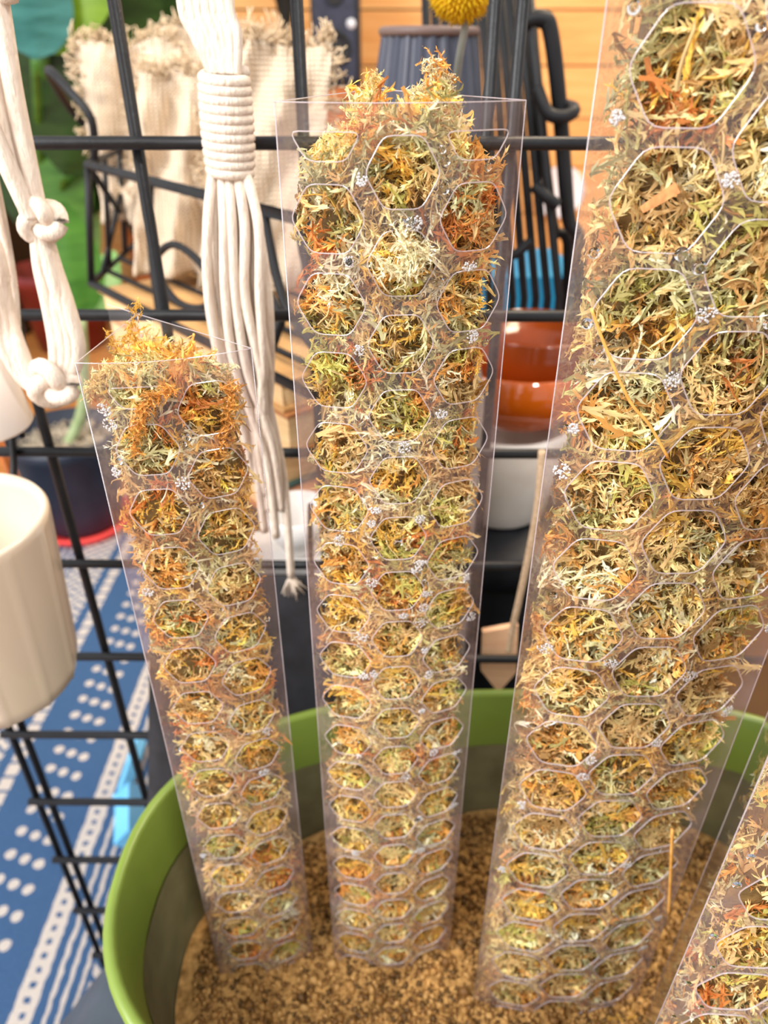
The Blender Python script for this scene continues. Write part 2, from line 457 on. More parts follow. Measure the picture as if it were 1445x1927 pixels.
def holes_np(pole, U, Z, grow=1.0):
    R = pole.hole / 2 * grow; ok = np.zeros(len(U), bool)
    for (u, z0, cut) in pole.cols:
        zc = CAM_H - z0; k = np.maximum(0, np.round((zc - Z) / pole.pitch)); dz = np.abs(Z - (zc - k * pole.pitch)); du = np.abs(U - u)
        ok |= (dz < R) & (du * 0.866 + dz * 0.5 < R) & (Z < cut) & (Z > pole.zb + 0.006)
    return ok
def press(pole, V, r, bulge=0.0016):
    """strands lie flat against the inside of the sheet; only in the holes may they stand proud"""
    X = V - np.array(pole.A)[None]; U = X @ np.array(pole.e); O = X @ np.array(pole.n); Z = V[:, 2]
    t = np.clip(U / pole.W, 0, 1); sheet = pole.bow * 4 * t * (1 - t)
    hole = holes_np(pole, U, Z, 0.94); depth = O - sheet
    front = depth > -0.02
    dn = np.clip((pole.zt - Z) / 0.22, 0.0, 1); bz = (1 - dn) * bulge - 0.0002 - 0.0026 * dn
    lim = np.where(hole, bz, -0.0007)
    over = np.maximum(0, depth - lim)
    new = np.where(over > 0, lim - 0.0012 * (1 - np.exp(-over / 0.0025)) - 0.0002 * r.random(len(U)), depth)
    new = np.where(hole & (over > 0), lim + 0.0010 * (1 - np.exp(-over / 0.0012)) - 0.0010, new)
    inside = (U > 0.0006) & (U < pole.W - 0.0006) & (Z < pole.zt)
    sel = front & inside & (over > 0)
    V = V.copy(); V[sel] += np.array(pole.n)[None] * (new - depth)[sel][:, None]
    # keep sideways strays within the side walls
    W = pole.W
    for (p, q) in ((pole.A, pole.C), (pole.C, pole.B)):
        d = (q - p).normalized(); nn = np.array((-d.y, d.x, 0)); cen = (pole.A + pole.B + pole.C) / 3
        if nn @ np.array(cen - p) < 0: nn = -nn
        s_ = (V - np.array(p)[None]) @ nn; bad = (s_ < 0.0006) & (V[:, 2] < pole.zt)
        V[bad] += nn[None] * (0.0006 - s_[bad] + 0.0008 * r.random(bad.sum()))[:, None]
    return V
def hex_loop(u, z, h, cut, fil=0.13):
    R = h / math.sqrt(3); P = [(u + R * math.cos(math.radians(60 * k)), z + R * math.sin(math.radians(60 * k))) for k in range(6)]
    if cut < z + h / 2 - 1e-5:                      # the top row is cut off flat
        Q = [p for p in P if p[1] <= cut]
        res = []
        for i in range(6):
            a, b2 = P[i], P[(i + 1) % 6]
            if a[1] <= cut: res.append(a)
            if (a[1] <= cut) != (b2[1] <= cut):
                t = (cut - a[1]) / (b2[1] - a[1]); res.append((a[0] + (b2[0] - a[0]) * t, cut))
        P = res
    out = []
    n = len(P)
    for i in range(n):                               # rounded corners
        p, a, b2 = Vector(P[i]), Vector(P[i - 1]), Vector(P[(i + 1) % n])
        da, db = (a - p), (b2 - p); fa = min(fil * h, da.length * 0.4); fb = min(fil * h, db.length * 0.4)
        p1 = p + da.normalized() * fa; p2 = p + db.normalized() * fb
        for t in (0, 0.35, 0.65, 1):
            out.append(tuple((1 - t) ** 2 * p1 + 2 * t * (1 - t) * p + t * t * p2))
    return out
def clear_sheet(name, pole, parent, th=0.00042):
    loops = [hex_loop(u, z, pole.hole, c) for (u, z, c) in pole.hex]
    V = []; E = []
    nu = 9
    us = [pole.W * i / (nu - 1) for i in range(nu)]
    zs = np.linspace(pole.zb, pole.zt, 24)
    def addp(p): V.append(Vector((p[0], p[1]))); return len(V) - 1
    for u in us:
        ids = [addp((u, z)) for z in zs]
        E += list(zip(ids[:-1], ids[1:]))
    for z in (pole.zb, pole.zt):
        ids = [addp((u, z)) for u in us]; E += list(zip(ids[:-1], ids[1:]))
    for lp in loops:
        ids = [addp(p) for p in lp]; E += [(ids[i], ids[(i + 1) % len(ids)]) for i in range(len(ids))]
    r = delaunay_2d_cdt(V, E, [], 0, 1e-6)
    vv, ff = r[0], r[2]
    LP = [np.array(l) for l in loops]; CEN = np.array([l.mean(0) for l in LP])
    def inside(p):
        d = np.abs(CEN - p); near = np.where((d[:, 0] < pole.hole) & (d[:, 1] < pole.hole))[0]
        for k in near:
            l = LP[k]; x, y = p; c = False; j = len(l) - 1
            for i in range(len(l)):
                if (l[i][1] > y) != (l[j][1] > y) and x < (l[j][0] - l[i][0]) * (y - l[i][1]) / (l[j][1] - l[i][1]) + l[i][0]: c = not c
                j = i
            if c: return True
        return False
    keep = []
    for f in ff:
        c = sum((Vector(vv[i]) for i in f), Vector((0, 0))) / len(f)
        if not inside((c.x, c.y)): keep.append(tuple(f))
    cnt = {}
    for f in keep:
        for i in range(len(f)):
            a, b2 = f[i], f[(i + 1) % len(f)]
            cnt.setdefault((min(a, b2), max(a, b2)), []).append((a, b2))
    mb = MB()
    mb.v = [tuple(pole.front(p[0], p[1], 0)) for p in vv]; mb.f = list(keep); mb.m = [0] * len(mb.f)
    for lp in loops:                                # the die-cut hole edges: a thin raised lip
        wl = 0.00019 + 0.00013 * min(1, max(0, (pole.zt - lp[0][1] - 0.1) / 0.25))
        mb.tube([pole.front(p[0], p[1], -0.00004) for p in lp], wl, 5, 1, closed=True)
    mb.tube([pole.front(u, pole.zt, 0) for u in us], 0.00016, 5, 1)
    return mb.build(name, [M['clear'], M['cut_edge']], parent, smooth=False)
def back_fold(pole, parent, flap=None):
    """the plain V-folded clear back with its creases"""
    runs = [('back_panel', pole.A, pole.C), ('back_panel', pole.C, pole.B)]
    if flap is not None: runs.append(('seam_flap', pole.C, Vector((flap[0], flap[1], 0))))
    for (nm, p, q) in runs:
        mb = MB(); zb, zt = Vector((0, 0, pole.zb)), Vector((0, 0, pole.zt))
        mb.add([p + zb, q + zb, q + zt, p + zt], [(0, 1, 2, 3)], 0)
        mb.tube([p + zt, q + zt], 0.00015, 5, 1)
        mb.build(nm, [M['clear_back'], M['cut_edge']], parent, smooth=False)
    for p in (pole.A, pole.B, pole.C):
        mb = MB(); mb.tube([p + Vector((0, 0, pole.zb)), p + Vector((0, 0, pole.zt))], 0.00020, 6)
        mb.build('crease', M['cut_edge'], parent)

def moss_fill(name, pole, nst, size, weights, r, label, topf, margin=0.006, sprigs=None, wet=0.0):
    """packed strands behind the front sheet, around the back sides and heaped on top"""
    W = pole.W; zlo = max(pole.zb, SOIL_Z - 0.02)
    cen = (pole.A + pole.B + pole.C) / 3
    # --- core, its dark colour painted as crevice shade
    nseg = 30; rows = int((pole.zt - zlo) / 0.005); v = []; f = []
    tri = []
    def inset(p, k): return p + (cen - p) * k
    A, B, C = inset(pole.A, 0.26), inset(pole.B, 0.26), inset(pole.C, 0.24)
    ring = []
    per = [(A, B), (B, C), (C, A)]
    for (p, q) in per:
        for k in range(nseg // 3):
            t = k / (nseg // 3); x = p.lerp(q, t)
            if (p, q) == per[0]: x = x + pole.n * pole.bow * 4 * t * (1 - t) * 0.8
            ring.append(x)
    for i in range(rows + 1):
        tfrac = i / rows
        for x in ring:
            dx = x - cen; uu = (x - pole.A).dot(pole.e)
            z = zlo + (topf(uu) - 0.008 - zlo) * tfrac
            k = 1 + 0.16 * noise.noise(Vector((x.x * 150, x.y * 150, z * 150))) - (0.35 * max(0, tfrac - 0.985) / 0.015)
            v.append(cen + dx * k + Vector((0, 0, z)))
    n = len(ring)
    for i in range(rows):
        for k in range(n):
            f.append((i * n + k, i * n + (k + 1) % n, (i + 1) * n + (k + 1) % n, (i + 1) * n + k))
    f.append(tuple(rows * n + k for k in range(n)))
    # --- strand positions on the front, gathered in clumps of like colour, lie and depth
    tab = np.random.default_rng(int(W * 1e6)); wv = np.array(weights) / sum(weights)
    c_col = tab.choice(len(PAL), 4096, p=wv); c_ang = tab.uniform(0, 6.28, 4096); c_dep = tab.normal(0, 0.0013, 4096); c_br = np.clip(tab.normal(1, 0.10, 4096), 0.75, 1.25)
    def front_batch(m, share):
        U = []; Zs = []
        while len(U) < m:
            u = r.uniform(margin * 0.4, W - margin * 0.4); z = r.uniform(zlo, topf(u)); e = min(u, W - u)
            if e < margin * (1.0 + 1.1 * noise.noise(Vector((u * 90, z * 90, 5.0)))): continue
            U.append(u); Zs.append(z)
        U = np.array(U); Zs = np.array(Zs); ce = cells(U, Zs, 0.0068 * size)
        hole = holes_np(pole, U, Zs, 0.92); P = []; AX = []
        for k in range(m):
            u, z = U[k], Zs[k]; e = min(u, W - u)
            nd = 0.5 + 0.5 * noise.noise(Vector((u * 110 / size, z * 110 / size, 17.0)))
            if hole[k]:
                d = -0.0010 - (0.0115 + 0.006 * min(1, (pole.zt - z) / 0.3)) * nd * r.random() + c_dep[ce[k]]; tilt = 0.40
            else:
                d = -0.0014 - 0.006 * r.random() ** 1.3; tilt = 0.20
            d -= max(0.0, 1 - e / (margin * 2.5)) * 0.005
            P.append(tuple(pole.front(u, z, d * size)))
            a = c_ang[ce[k]] + r.normal(0, 0.75)
            AX.append(tuple(pole.e * math.cos(a) + Vector((0, 0, 1)) * math.sin(a) + pole.n * r.normal(0, tilt)))
        P = np.array(P); low = np.clip((pole.zt - P[:, 2]) / 0.34, 0, 1)
        idx = np.where(r.random(m) < share, c_col[ce], hash_choice(r, P, 62 / size, weights, low))
        swap = (r.random(m) < 0.45 * low) & np.isin(idx, (1, 5, 4)); idx = np.where(swap, r.choice([6, 7, 3, 0], m), idx)
        return P, np.array(AX), idx, c_br[ce]
    P, AX, idxf, brf = front_batch(nst, 0.80)
    # --- back sides, thinner
    Q = []; QA = []
    for (p, q) in ((pole.A, pole.C), (pole.C, pole.B)):
        d = (q - p).normalized(); nn = Vector((-d.y, d.x, 0)); nn = nn if nn.dot(cen - p) > 0 else -nn
        for _ in range(nst // 9):
            t = r.uniform(0.14, 0.86); z = r.uniform(zlo, pole.zt - 0.012)
            Q.append(tuple(p.lerp(q, t) + nn * r.uniform(0.004, 0.010) + Vector((0, 0, z))))
            a = r.uniform(0, 6.28); QA.append(tuple(d * math.cos(a) + Vector((0, 0, 1)) * math.sin(a) + nn * r.normal(0, 0.2)))
    # --- top heap
    for _ in range(nst // 12):
        a, b2 = sorted(r.random(2)); x = pole.A * a + pole.B * (b2 - a) + pole.C * (1 - b2); x = x.lerp(cen, 0.22)
        uu = (x - pole.A).dot(pole.e)
        Q.append(tuple(x + Vector((0, 0, topf(uu) - abs(r.normal(0, 0.006)))))); QA.append(tuple((r.normal(0, 1), r.normal(0, 1), r.normal(0.4, 0.8))))
    P = np.concatenate([P, np.array(Q)]); AX = np.concatenate([AX, np.array(QA)])
    n = len(P)
    L = r.gamma(12, 1 / 12, n) * 0.0105 * size
    idx = np.concatenate([idxf, hash_choice(r, P[nst:], 62 / size, weights)])
    br = np.clip(r.normal(1.07, 0.12, n), 0.6, 1.45); br[:nst] *= brf
    down = np.clip((pole.zt - P[:, 2]) / 0.4, 0, 1); br *= 1 - wet * down
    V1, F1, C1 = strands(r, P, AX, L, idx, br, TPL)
    # short fluffy tufts filling the bed between the long strands
    PF, AF, idf, bff = front_batch(int(nst * 0.62), 0.82); PF = PF - np.array(pole.n)[None] * 0.0012 * size; nf_ = len(PF)
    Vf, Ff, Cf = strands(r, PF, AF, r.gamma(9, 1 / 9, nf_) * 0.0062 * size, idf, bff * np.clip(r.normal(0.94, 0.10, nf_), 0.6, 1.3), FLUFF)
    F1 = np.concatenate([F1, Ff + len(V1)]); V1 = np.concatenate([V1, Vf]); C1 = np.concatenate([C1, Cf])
    # loose thin stems and hairs
    k = nst // 14; sel = r.integers(0, nst, k)
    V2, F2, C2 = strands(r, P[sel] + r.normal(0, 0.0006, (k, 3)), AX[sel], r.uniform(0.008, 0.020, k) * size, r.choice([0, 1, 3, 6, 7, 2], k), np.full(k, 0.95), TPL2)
    V1 = press(pole, V1, r); V2 = press(pole, V2, r, 0.003)
    V = np.concatenate([V1, V2]); F = np.concatenate([F1, F2 + len(V1)]); C = np.concatenate([C1, C2])
    root = thing(name, (cen.x, cen.y, SOIL_Z), label, 'moss'); root['kind'] = 'stuff'
    o = link('moss_strands', mesh_np('moss_strands', V, F, C, M['moss']), root); o['kind'] = 'stuff'
    mb = MB(); mb.add(v, f); mb.build('shaded_moss_core', M['shaded_moss_core'], root)
    return root

# droplets: flattened domes of water sitting on the sheet
def dome(rad, flat=0.5, seg=14, rings=6):
    v = []; f = []
    for i in range(rings):
        a = math.pi / 2 * i / rings
        for k in range(seg):
            t = 2 * math.pi * k / seg; v.append((rad * math.cos(a) * math.cos(t), rad * math.cos(a) * math.sin(t), rad * flat * math.sin(a)))
    v.append((0, 0, rad * flat))
    for i in range(rings - 1):
        for k in range(seg):
            f.append((i * seg + k, i * seg + (k + 1) % seg, (i + 1) * seg + (k + 1) % seg, (i + 1) * seg + k))
    for k in range(seg): f.append(((rings - 1) * seg + k, (rings - 1) * seg + (k + 1) % seg, rings * seg))
    f.append(tuple(range(seg))[::-1])
    return v, f
def droplets(pole, parent, r, n_drop, n_patch, zlo, zhi, scale=1.0, extra=()):
    def place(u, z, v, f, mb):
        c = pole.front(u, z, 0.00005); t = u / pole.W
        du = pole.front(u + 1e-4, z) - pole.front(u - 1e-4, z); ex = du.normalized(); ez = Vector((0, 0, 1)); en = Vector((ex.y, -ex.x, 0))
        mb.add([c + ex * p[0] + ez * p[1] + en * p[2] for p in v], f)
    def spot():
        for _ in range(400):
            u = r.uniform(0.004, pole.W - 0.003); z = r.uniform(zlo, zhi)
            if not pole.in_hole(u, z, 1.12): return u, z
        return 0.004, zlo
    for k in range(n_drop):
        u, z = spot(); mb = MB()
        v, f = dome(r.uniform(0.0006, 0.0014) * scale, r.uniform(0.45, 0.7)); place(u, z, v, f, mb)
        mb.build('water_drop', M['water'], parent)
    for (u, z, rad) in extra:
        mb = MB(); v, f = dome(rad, 0.5, 20, 8); place(u, z, v, f, mb); mb.build('water_drop', M['water'], parent)
    for k in range(n_patch):
        u, z = spot(); mb = MB(); w, h = r.uniform(0.0012, 0.0024, 2) * scale
        for _ in range(46):
            a = r.uniform(0, 6.28); q = math.sqrt(r.random())
            v, f = dome(r.uniform(0.00018, 0.00042) * scale, 0.9, 7, 3)
            place(u + w * q * math.cos(a), z + h * q * math.sin(a), v, f, mb)
        o = mb.build('bubble_patch', M['bubble'], parent); o['kind'] = 'stuff'

def gauss(u, c, s): return math.exp(-((u - c) / s) ** 2)
WT = [1.5, 1.0, 1.35, 1.0, 0.75, 0.9, 0.6, 1.3, 0.30, 0.35]
# pole 2, in the middle
P2 = Pole((-0.0265, 0.2030), (0.0352, 0.2085), (-0.003, 0.262), CAM_H - 0.0118, SOIL_Z - 0.03, 0.007,
          [(0.0118, 0.0162, CAM_H - 0.0180), (0.0308, 0.0271, 9), (0.0498, 0.0162, CAM_H - 0.0180)], 0.0220, 0.0168, 0.1)
t2 = thing('moss_pole', (0.003, 0.225, SOIL_Z), 'middle clear plastic moss pole with three columns of hexagonal holes', 'moss pole', 'clear plastic moss poles standing in the green pot')
clear_sheet('front_panel', P2, t2); back_fold(P2, t2)
top2 = lambda u: CAM_H - 0.0205 - 0.006 * max(0, 1 - u / 0.018) + 0.0070 * gauss(u, 0.0235, 0.004) + 0.0090 * gauss(u, 0.041, 0.0045) + 0.004 * gauss(u, 0.032, 0.012) - 0.010 * max(0, (u - 0.050) / 0.011)
moss2 = moss_fill('moss_filling', P2, 5200, 1.0, WT, np.random.default_rng(21), 'golden and straw sphagnum moss packed inside the middle pole', top2)
droplets(P2, t2, np.random.default_rng(31), 34, 34, SOIL_Z + 0.06, CAM_H - 0.02, extra=[(0.0300, CAM_H - 0.0395, 0.0021), (0.0305, CAM_H - 0.1385, 0.0016)])
# pole 1, short, on the left
P1 = Pole((-0.0859, 0.1949), (-0.0387, 0.2067), (-0.0813, 0.2392), CAM_H - 0.0750, SOIL_Z - 0.03, 0.004,
          [(0.0150, 0.0806, CAM_H - 0.0825), (0.0345, 0.0912, 9)], 0.0220, 0.0168, 0.1)
t1 = thing('moss_pole', (-0.068, 0.213, SOIL_Z), 'shortest clear plastic moss pole at left with two hole columns', 'moss pole', 'clear plastic moss poles standing in the green pot')
clear_sheet('front_panel', P1, t1); back_fold(P1, t1, (-0.0949, 0.2500))
top1 = lambda u: CAM_H - 0.083 + 0.0050 * gauss(u, 0.022, 0.015) - 0.006 * max(0, (u - 0.038) / 0.010)
W1 = [1.3, 0.8, 1.5, 1.5, 0.6, 0.8, 0.8, 1.4, 0.75, 0.25]
moss1 = moss_fill('moss_filling', P1, 3700, 1.0, W1, np.random.default_rng(22), 'orange and straw sphagnum moss packed inside the shortest pole', top1, margin=0.005)
droplets(P1, t1, np.random.default_rng(32), 16, 8, SOIL_Z + 0.05, CAM_H - 0.085)
# pole 3, wide, right of the middle
P3 = Pole((0.0456, 0.1830), (0.1295, 0.1840), (0.088, 0.252), CAM_H + 0.075, SOIL_Z - 0.03, 0.007,
          [(0.0185, -0.0219 - 0.0261 * 0, 9), (0.0422, 0.0449 - 0.0261 * 3, 9), (0.0659, -0.0219, 9)], 0.0261, 0.0224, 0.1)
P3.hex = [h for h in P3.hex]
t3 = thing('moss_pole', (0.0875, 0.206, SOIL_Z), 'tallest and widest clear moss pole with large hexagonal holes', 'moss pole', 'clear plastic moss poles standing in the green pot')
clear_sheet('front_panel', P3, t3); back_fold(P3, t3)
top3 = lambda u: CAM_H + 0.068
W3 = [1.7, 1.4, 1.0, 0.75, 0.8, 1.2, 0.6, 1.3, 0.20, 0.4]
moss3 = moss_fill('moss_filling', P3, 5800, 1.35, W3, np.random.default_rng(23), 'pale straw and grey green sphagnum moss packed in the widest pole', top3, margin=0.0065)
droplets(P3, t3, np.random.default_rng(33), 40, 26, SOIL_Z + 0.05, CAM_H + 0.03, 1.15, extra=[(0.0285, CAM_H - 0.0445, 0.0017), (0.0240, CAM_H - 0.0415, 0.0017)])
# pole 4, nearest, cut by the right edge of the picture
P4 = Pole((0.0905, 0.1150), (0.1700, 0.1230), (0.135, 0.180), CAM_H - 0.02, SOIL_Z - 0.03, 0.006,
          [(0.0190, 0.0400, 9), (0.0420, 0.0530, 9), (0.0650, 0.0400, 9)], 0.0261, 0.0224, 0.1)
t4 = thing('moss_pole', (0.132, 0.139, SOIL_Z), 'nearest clear moss pole cut off by the right picture edge', 'moss pole', 'clear plastic moss poles standing in the green pot')
clear_sheet('front_panel', P4, t4); back_fold(P4, t4)
top4 = lambda u: CAM_H - 0.030
moss_fill('moss_filling', P4, 3000, 1.35, [1.1, 0.8, 0.8, 0.7, 0.8, 1.0, 0.7, 1.5, 0.4, 0.5], np.random.default_rng(24), 'tan sphagnum moss packed in the pole at the right edge', top4, margin=0.012)
droplets(P4, t4, np.random.default_rng(34), 22, 5, SOIL_Z + 0.08, CAM_H - 0.1)

# single sprigs the photograph shows apart from the mass (parts of the moss)
def sprig(pts, rad, col, parent, name='moss_sprig', teeth=60, seed=1):
    r = np.random.default_rng(seed); path = smooth_path(pts, 6)
    P = []; AX = []; n = len(path)
    for k in range(teeth):
        x = r.random() * (n - 1.01); i = int(x); c = path[i].lerp(path[i + 1], x - i); d = (path[i + 1] - path[i]).normalized()
        P.append(tuple(c + Vector(r.normal(0, rad * 0.5, 3)))); AX.append(tuple(d + Vector(r.normal(0, 0.35, 3))))
    V, F, C = strands(r, np.array(P), np.array(AX), r.uniform(2.4, 4.2, teeth) * rad, np.full(teeth, col), r.normal(0.95, 0.12, teeth), TPL)
    o = link(name, mesh_np(name, V, F, C, M['moss']), parent); return o
sprig([at(212, 690, 0.222), at(222, 660, 0.222), at(240, 628, 0.222), at(252, 600, 0.222), at(262, 568, 0.222)], 0.0013, 2, moss1, seed=2)
sprig([at(232, 680, 0.221), at(212, 650, 0.221), at(206, 622, 0.221)], 0.0010, 2, moss1, teeth=26, seed=3)
sprig([at(255, 850, 0.194), at(262, 800, 0.194), at(280, 755, 0.194), at(318, 735, 0.194)], 0.0017, 3, moss1, seed=4, teeth=90)
sprig([at(436, 728, 0.202), at(432, 770, 0.202), at(415, 830, 0.202), at(380, 880, 0.202), at(345, 870, 0.202)], 0.0018, 3, moss1, seed=5, teeth=110)
sprig([at(168, 745, 0.2), at(200, 700, 0.2), at(270, 680, 0.205), at(350, 682, 0.21), at(430, 720, 0.205)], 0.0016, 0, moss1, seed=6, teeth=110)
sprig([at(692, 215, 0.226), at(702, 180, 0.226), at(704, 138, 0.226)], 0.0016, 0, moss2, teeth=60, seed=7)
sprig([at(850, 230, 0.222), at(838, 190, 0.222), at(826, 150, 0.222), at(822, 116, 0.222)], 0.0020, 3, moss2, teeth=70, seed=8)
sprig([at(842, 165, 0.221), at(826, 140, 0.221), at(808, 122, 0.221)], 0.0015, 1, moss2, teeth=46, seed=9)
sprig([at(770, 180, 0.224), at(800, 165, 0.223), at(830, 160, 0.222)], 0.0013, 1, moss2, teeth=40, seed=10)
sprig([at(760, 520, 0.194), at(768, 480, 0.1935), at(752, 440, 0.194)], 0.0020, 1, moss2, teeth=60, seed=11)
sprig([at(720, 500, 0.1945), at(770, 510, 0.1935), at(812, 470, 0.194)], 0.0017, 1, moss2, teeth=50, seed=12)
mstem = mat_noise('straw_stem', (206, 140, 62), (232, 176, 96), 200, 0.5)
mb = MB(); mb.tube(smooth_path([at(1112, 580, 0.176), at(1140, 655, 0.1755), at(1185, 755, 0.1755), at(1222, 800, 0.1755), at(1257, 862, 0.1755)], 5), [0.00045] * 21, 6); mb.build('straw_stem', mstem, moss3)
mb = MB(); mb.tube(smooth_path([at(1265, 1560, 0.178), at(1262, 1640, 0.177), at(1258, 1722, 0.177)], 5), 0.0007, 6); mb.build('straw_stem', mstem, moss3)
mb = MB(); a, b2 = at(1207, 395, 0.1795), at(1275, 352, 0.1775); d = (b2 - a); L = d.length; d.normalize(); s = d.cross(Vector((0, -1, 0.3))).normalized(); q = d.cross(s)
v = []
for x, w in ((0, 0.0008), (0.35, 0.0011), (1, 0.0013)):
    for sx, sq in ((-1, -0.5), (1, -0.5), (0.8, 0.6), (-0.2, 0.9)): v.append(a + d * L * x + s * w * sx + q * w * sq)
mb.add(v, [(k + 4 * j, (k + 1) % 4 + 4 * j, (k + 1) % 4 + 4 * (j + 1), k + 4 * (j + 1)) for j in (0, 1) for k in range(4)] + [(3, 2, 1, 0), (8, 9, 10, 11)])
mb.build('bark_chip', mat_noise('bark_chip', (170, 104, 58), (214, 150, 94), 300, 0.6, stretch=(1, 4, 1)), moss3, smooth=False)

# ------------------------------------------------------------------ green pot, soil, plinth
PC = Vector((0.079, 0.198, 0)); PA, PB, PN = 0.198, 0.108, 2.35
def superring(a, b, z, n=96, e=PN):
    out = []
    for k in range(n):
        t = 2 * math.pi * k / n; c, s = math.cos(t), math.sin(t)
        out.append((PC.x + a * math.copysign(abs(c) ** (2 / e), c), PC.y + b * math.copysign(abs(s) ** (2 / e), s), z))
    return out
def loft(mb, rings, m=0, flip=False):
    n = len(rings[0]); v = [p for r_ in rings for p in r_]; f = []
    for i in range(len(rings) - 1):
        for k in range(n):
            q = (i * n + k, i * n + (k + 1) % n, (i + 1) * n + (k + 1) % n, (i + 1) * n + k)
            f.append(q[::-1] if flip else q)
    mb.add(v, f, m)
def pot_green():
    m, nt, b = nodes_of('green_glazed_pot')
    tc = N(nt, 'ShaderNodeTexCoord'); nz = N(nt, 'ShaderNodeTexNoise'); nz.inputs['Scale'].default_value = 25; nt.links.new(tc.outputs['Object'], nz.inputs['Vector'])
    cr = N(nt, 'ShaderNodeValToRGB'); cr.color_ramp.elements[0].color = lin((104, 124, 48)); cr.color_ramp.elements[1].color = lin((122, 144, 62))
    nt.links.new(nz.outputs['Fac'], cr.inputs['Fac']); nt.links.new(cr.outputs[0], b.inputs['Base Color'])
    b.inputs['Roughness'].default_value = 0.3; return m
M['pot'] = pot_green()
M['residue'] = mat_noise('soil_stained_wall', (96, 92, 62), (128, 122, 88), 40, 0.75, 0.2, 300)
RZ = CAM_H - 0.322
pot = thing('plant_pot', (PC.x, PC.y, CAM_H - 0.545), 'large oval lime green pot holding the moss poles', 'pot')
mb = MB()
prof = [(0.0, 0.0), (0.0022, 0.0014), (0.0040, 0.0), (0.0040, -0.008), (0.0052, -0.020), (0.010, -0.060)]
loft(mb, [superring(PA - 0.022, PB - 0.022, CAM_H - 0.545)] + [superring(PA - 0.003, PB - 0.003, RZ - 0.10), superring(PA + 0.0035, PB + 0.0035, RZ - 0.012), superring(PA + 0.0055, PB + 0.0055, RZ - 0.010), superring(PA + 0.0058, PB + 0.0058, RZ - 0.002), superring(PA + 0.0045, PB + 0.0045, RZ), superring(PA + 0.0015, PB + 0.0015, RZ), superring(PA, PB, RZ - 0.002), superring(PA - 0.0045, PB - 0.0045, RZ - 0.040)])
mb.build('pot_body', M['pot'], pot)
mb = MB(); rr = np.random.default_rng(4)
def stain(z0, amp, ins):
    base = superring(PA - ins, PB - ins, z0)
    return [(p[0], p[1], p[2] + amp * noise.noise(Vector((p[0] * 14, p[1] * 14, 2.0)))) for p in base]
loft(mb, [stain(RZ - 0.040, 0.010, 0.0046), superring(PA - 0.011, PB - 0.011, SOIL_Z - 0.02)])
mb.build('stained_wall', M['residue'], pot)
# soil: bumpy bed plus loose crumbs
soil = thing('potting_soil', (PC.x, PC.y, SOIL_Z), 'brown fibrous coir soil filling the green pot', 'soil'); soil['kind'] = 'stuff'
mb = MB(); rings = []; NR = 44; NS = 110
for i in range(NR + 1):
    k = i / NR
    rg = superring((PA - 0.0105) * max(k, 0.004), (PB - 0.0105) * max(k, 0.004), 0, NS)
    rings.append([(p[0], p[1], SOIL_Z + 0.0035 * noise.noise(Vector((p[0] * 45, p[1] * 45, 1))) + 0.0014 * noise.noise(Vector((p[0] * 260, p[1] * 260, 4))) - 0.012 * max(0, k - 0.9) / 0.1 * (0.5 + 0.5 * math.sin(p[0] * 60))) for p in rg])
loft(mb, rings, flip=True); so = mb.build('soil_bed', M['soil'], soil); so['kind'] = 'stuff'
NC = 15000; tt = rr.random(NC) * 2 * np.pi; kk = np.sqrt(rr.random(NC)) * 0.97
cx = PC.x + (PA - 0.014) * kk * np.sign(np.cos(tt)) * np.abs(np.cos(tt)) ** (2 / PN); cy = PC.y + (PB - 0.014) * kk * np.sign(np.sin(tt)) * np.abs(np.sin(tt)) ** (2 / PN)
cz = np.array([SOIL_Z + 0.0035 * noise.noise(Vector((x * 45, y * 45, 1))) + 0.0006 for x, y in zip(cx, cy)])
octv = np.array([(1, 0, 0), (-1, 0, 0), (0, 1, 0), (0, -1, 0), (0, 0, 1), (0, 0, -1)], float)
octf = np.array([(0, 2, 4), (2, 1, 4), (1, 3, 4), (3, 0, 4), (2, 0, 5), (1, 2, 5), (3, 1, 5), (0, 3, 5)])
sz = rr.gamma(3, 1 / 3, NC) * 0.0010 + 0.0003
V = octv[None] * (rr.uniform(0.4, 1.5, (NC, 6, 3))) * sz[:, None, None]
an = rr.random(NC) * 6.28; ca_, sa_ = np.cos(an), np.sin(an)
V = np.stack([V[..., 0] * ca_[:, None] - V[..., 1] * sa_[:, None], V[..., 0] * sa_[:, None] + V[..., 1] * ca_[:, None], V[..., 2]], -1) + np.stack([cx, cy, cz], 1)[:, None]
F = (octf[None] + (np.arange(NC) * 6)[:, None, None]).reshape(-1, 3)
pal = np.array([lin(c)[:3] for c in ((160, 116, 62), (194, 146, 84), (134, 94, 50), (212, 166, 102), (110, 80, 44))])
C = np.repeat(pal[rr.integers(0, 5, NC)], 6, 0)
so = link('soil_crumbs', mesh_np('soil_crumbs', V.reshape(-1, 3), F, C, M['moss']), soil); so['kind'] = 'stuff'
def scrap(px, py, col, rad, label, seed):
    c = atz(px, py, SOIL_Z + 0.003); r = np.random.default_rng(seed)
    a = r.uniform(-0.6, 0.6); d = Vector((math.cos(a), math.sin(a), 0.1)) * rad * 5
    rt = thing('moss_scrap', c - Vector((0, 0, 0.003)), label, 'moss'); 
    sprig([c - d, c, c + d], rad, col, rt, 'strands', 24, seed)
scrap(480, 1806, 3, 0.0009, 'small orange moss scrap on the soil before the shortest pole', 51)
scrap(1165, 1916, 2, 0.0014, 'golden moss scrap on the soil below the widest pole', 52)
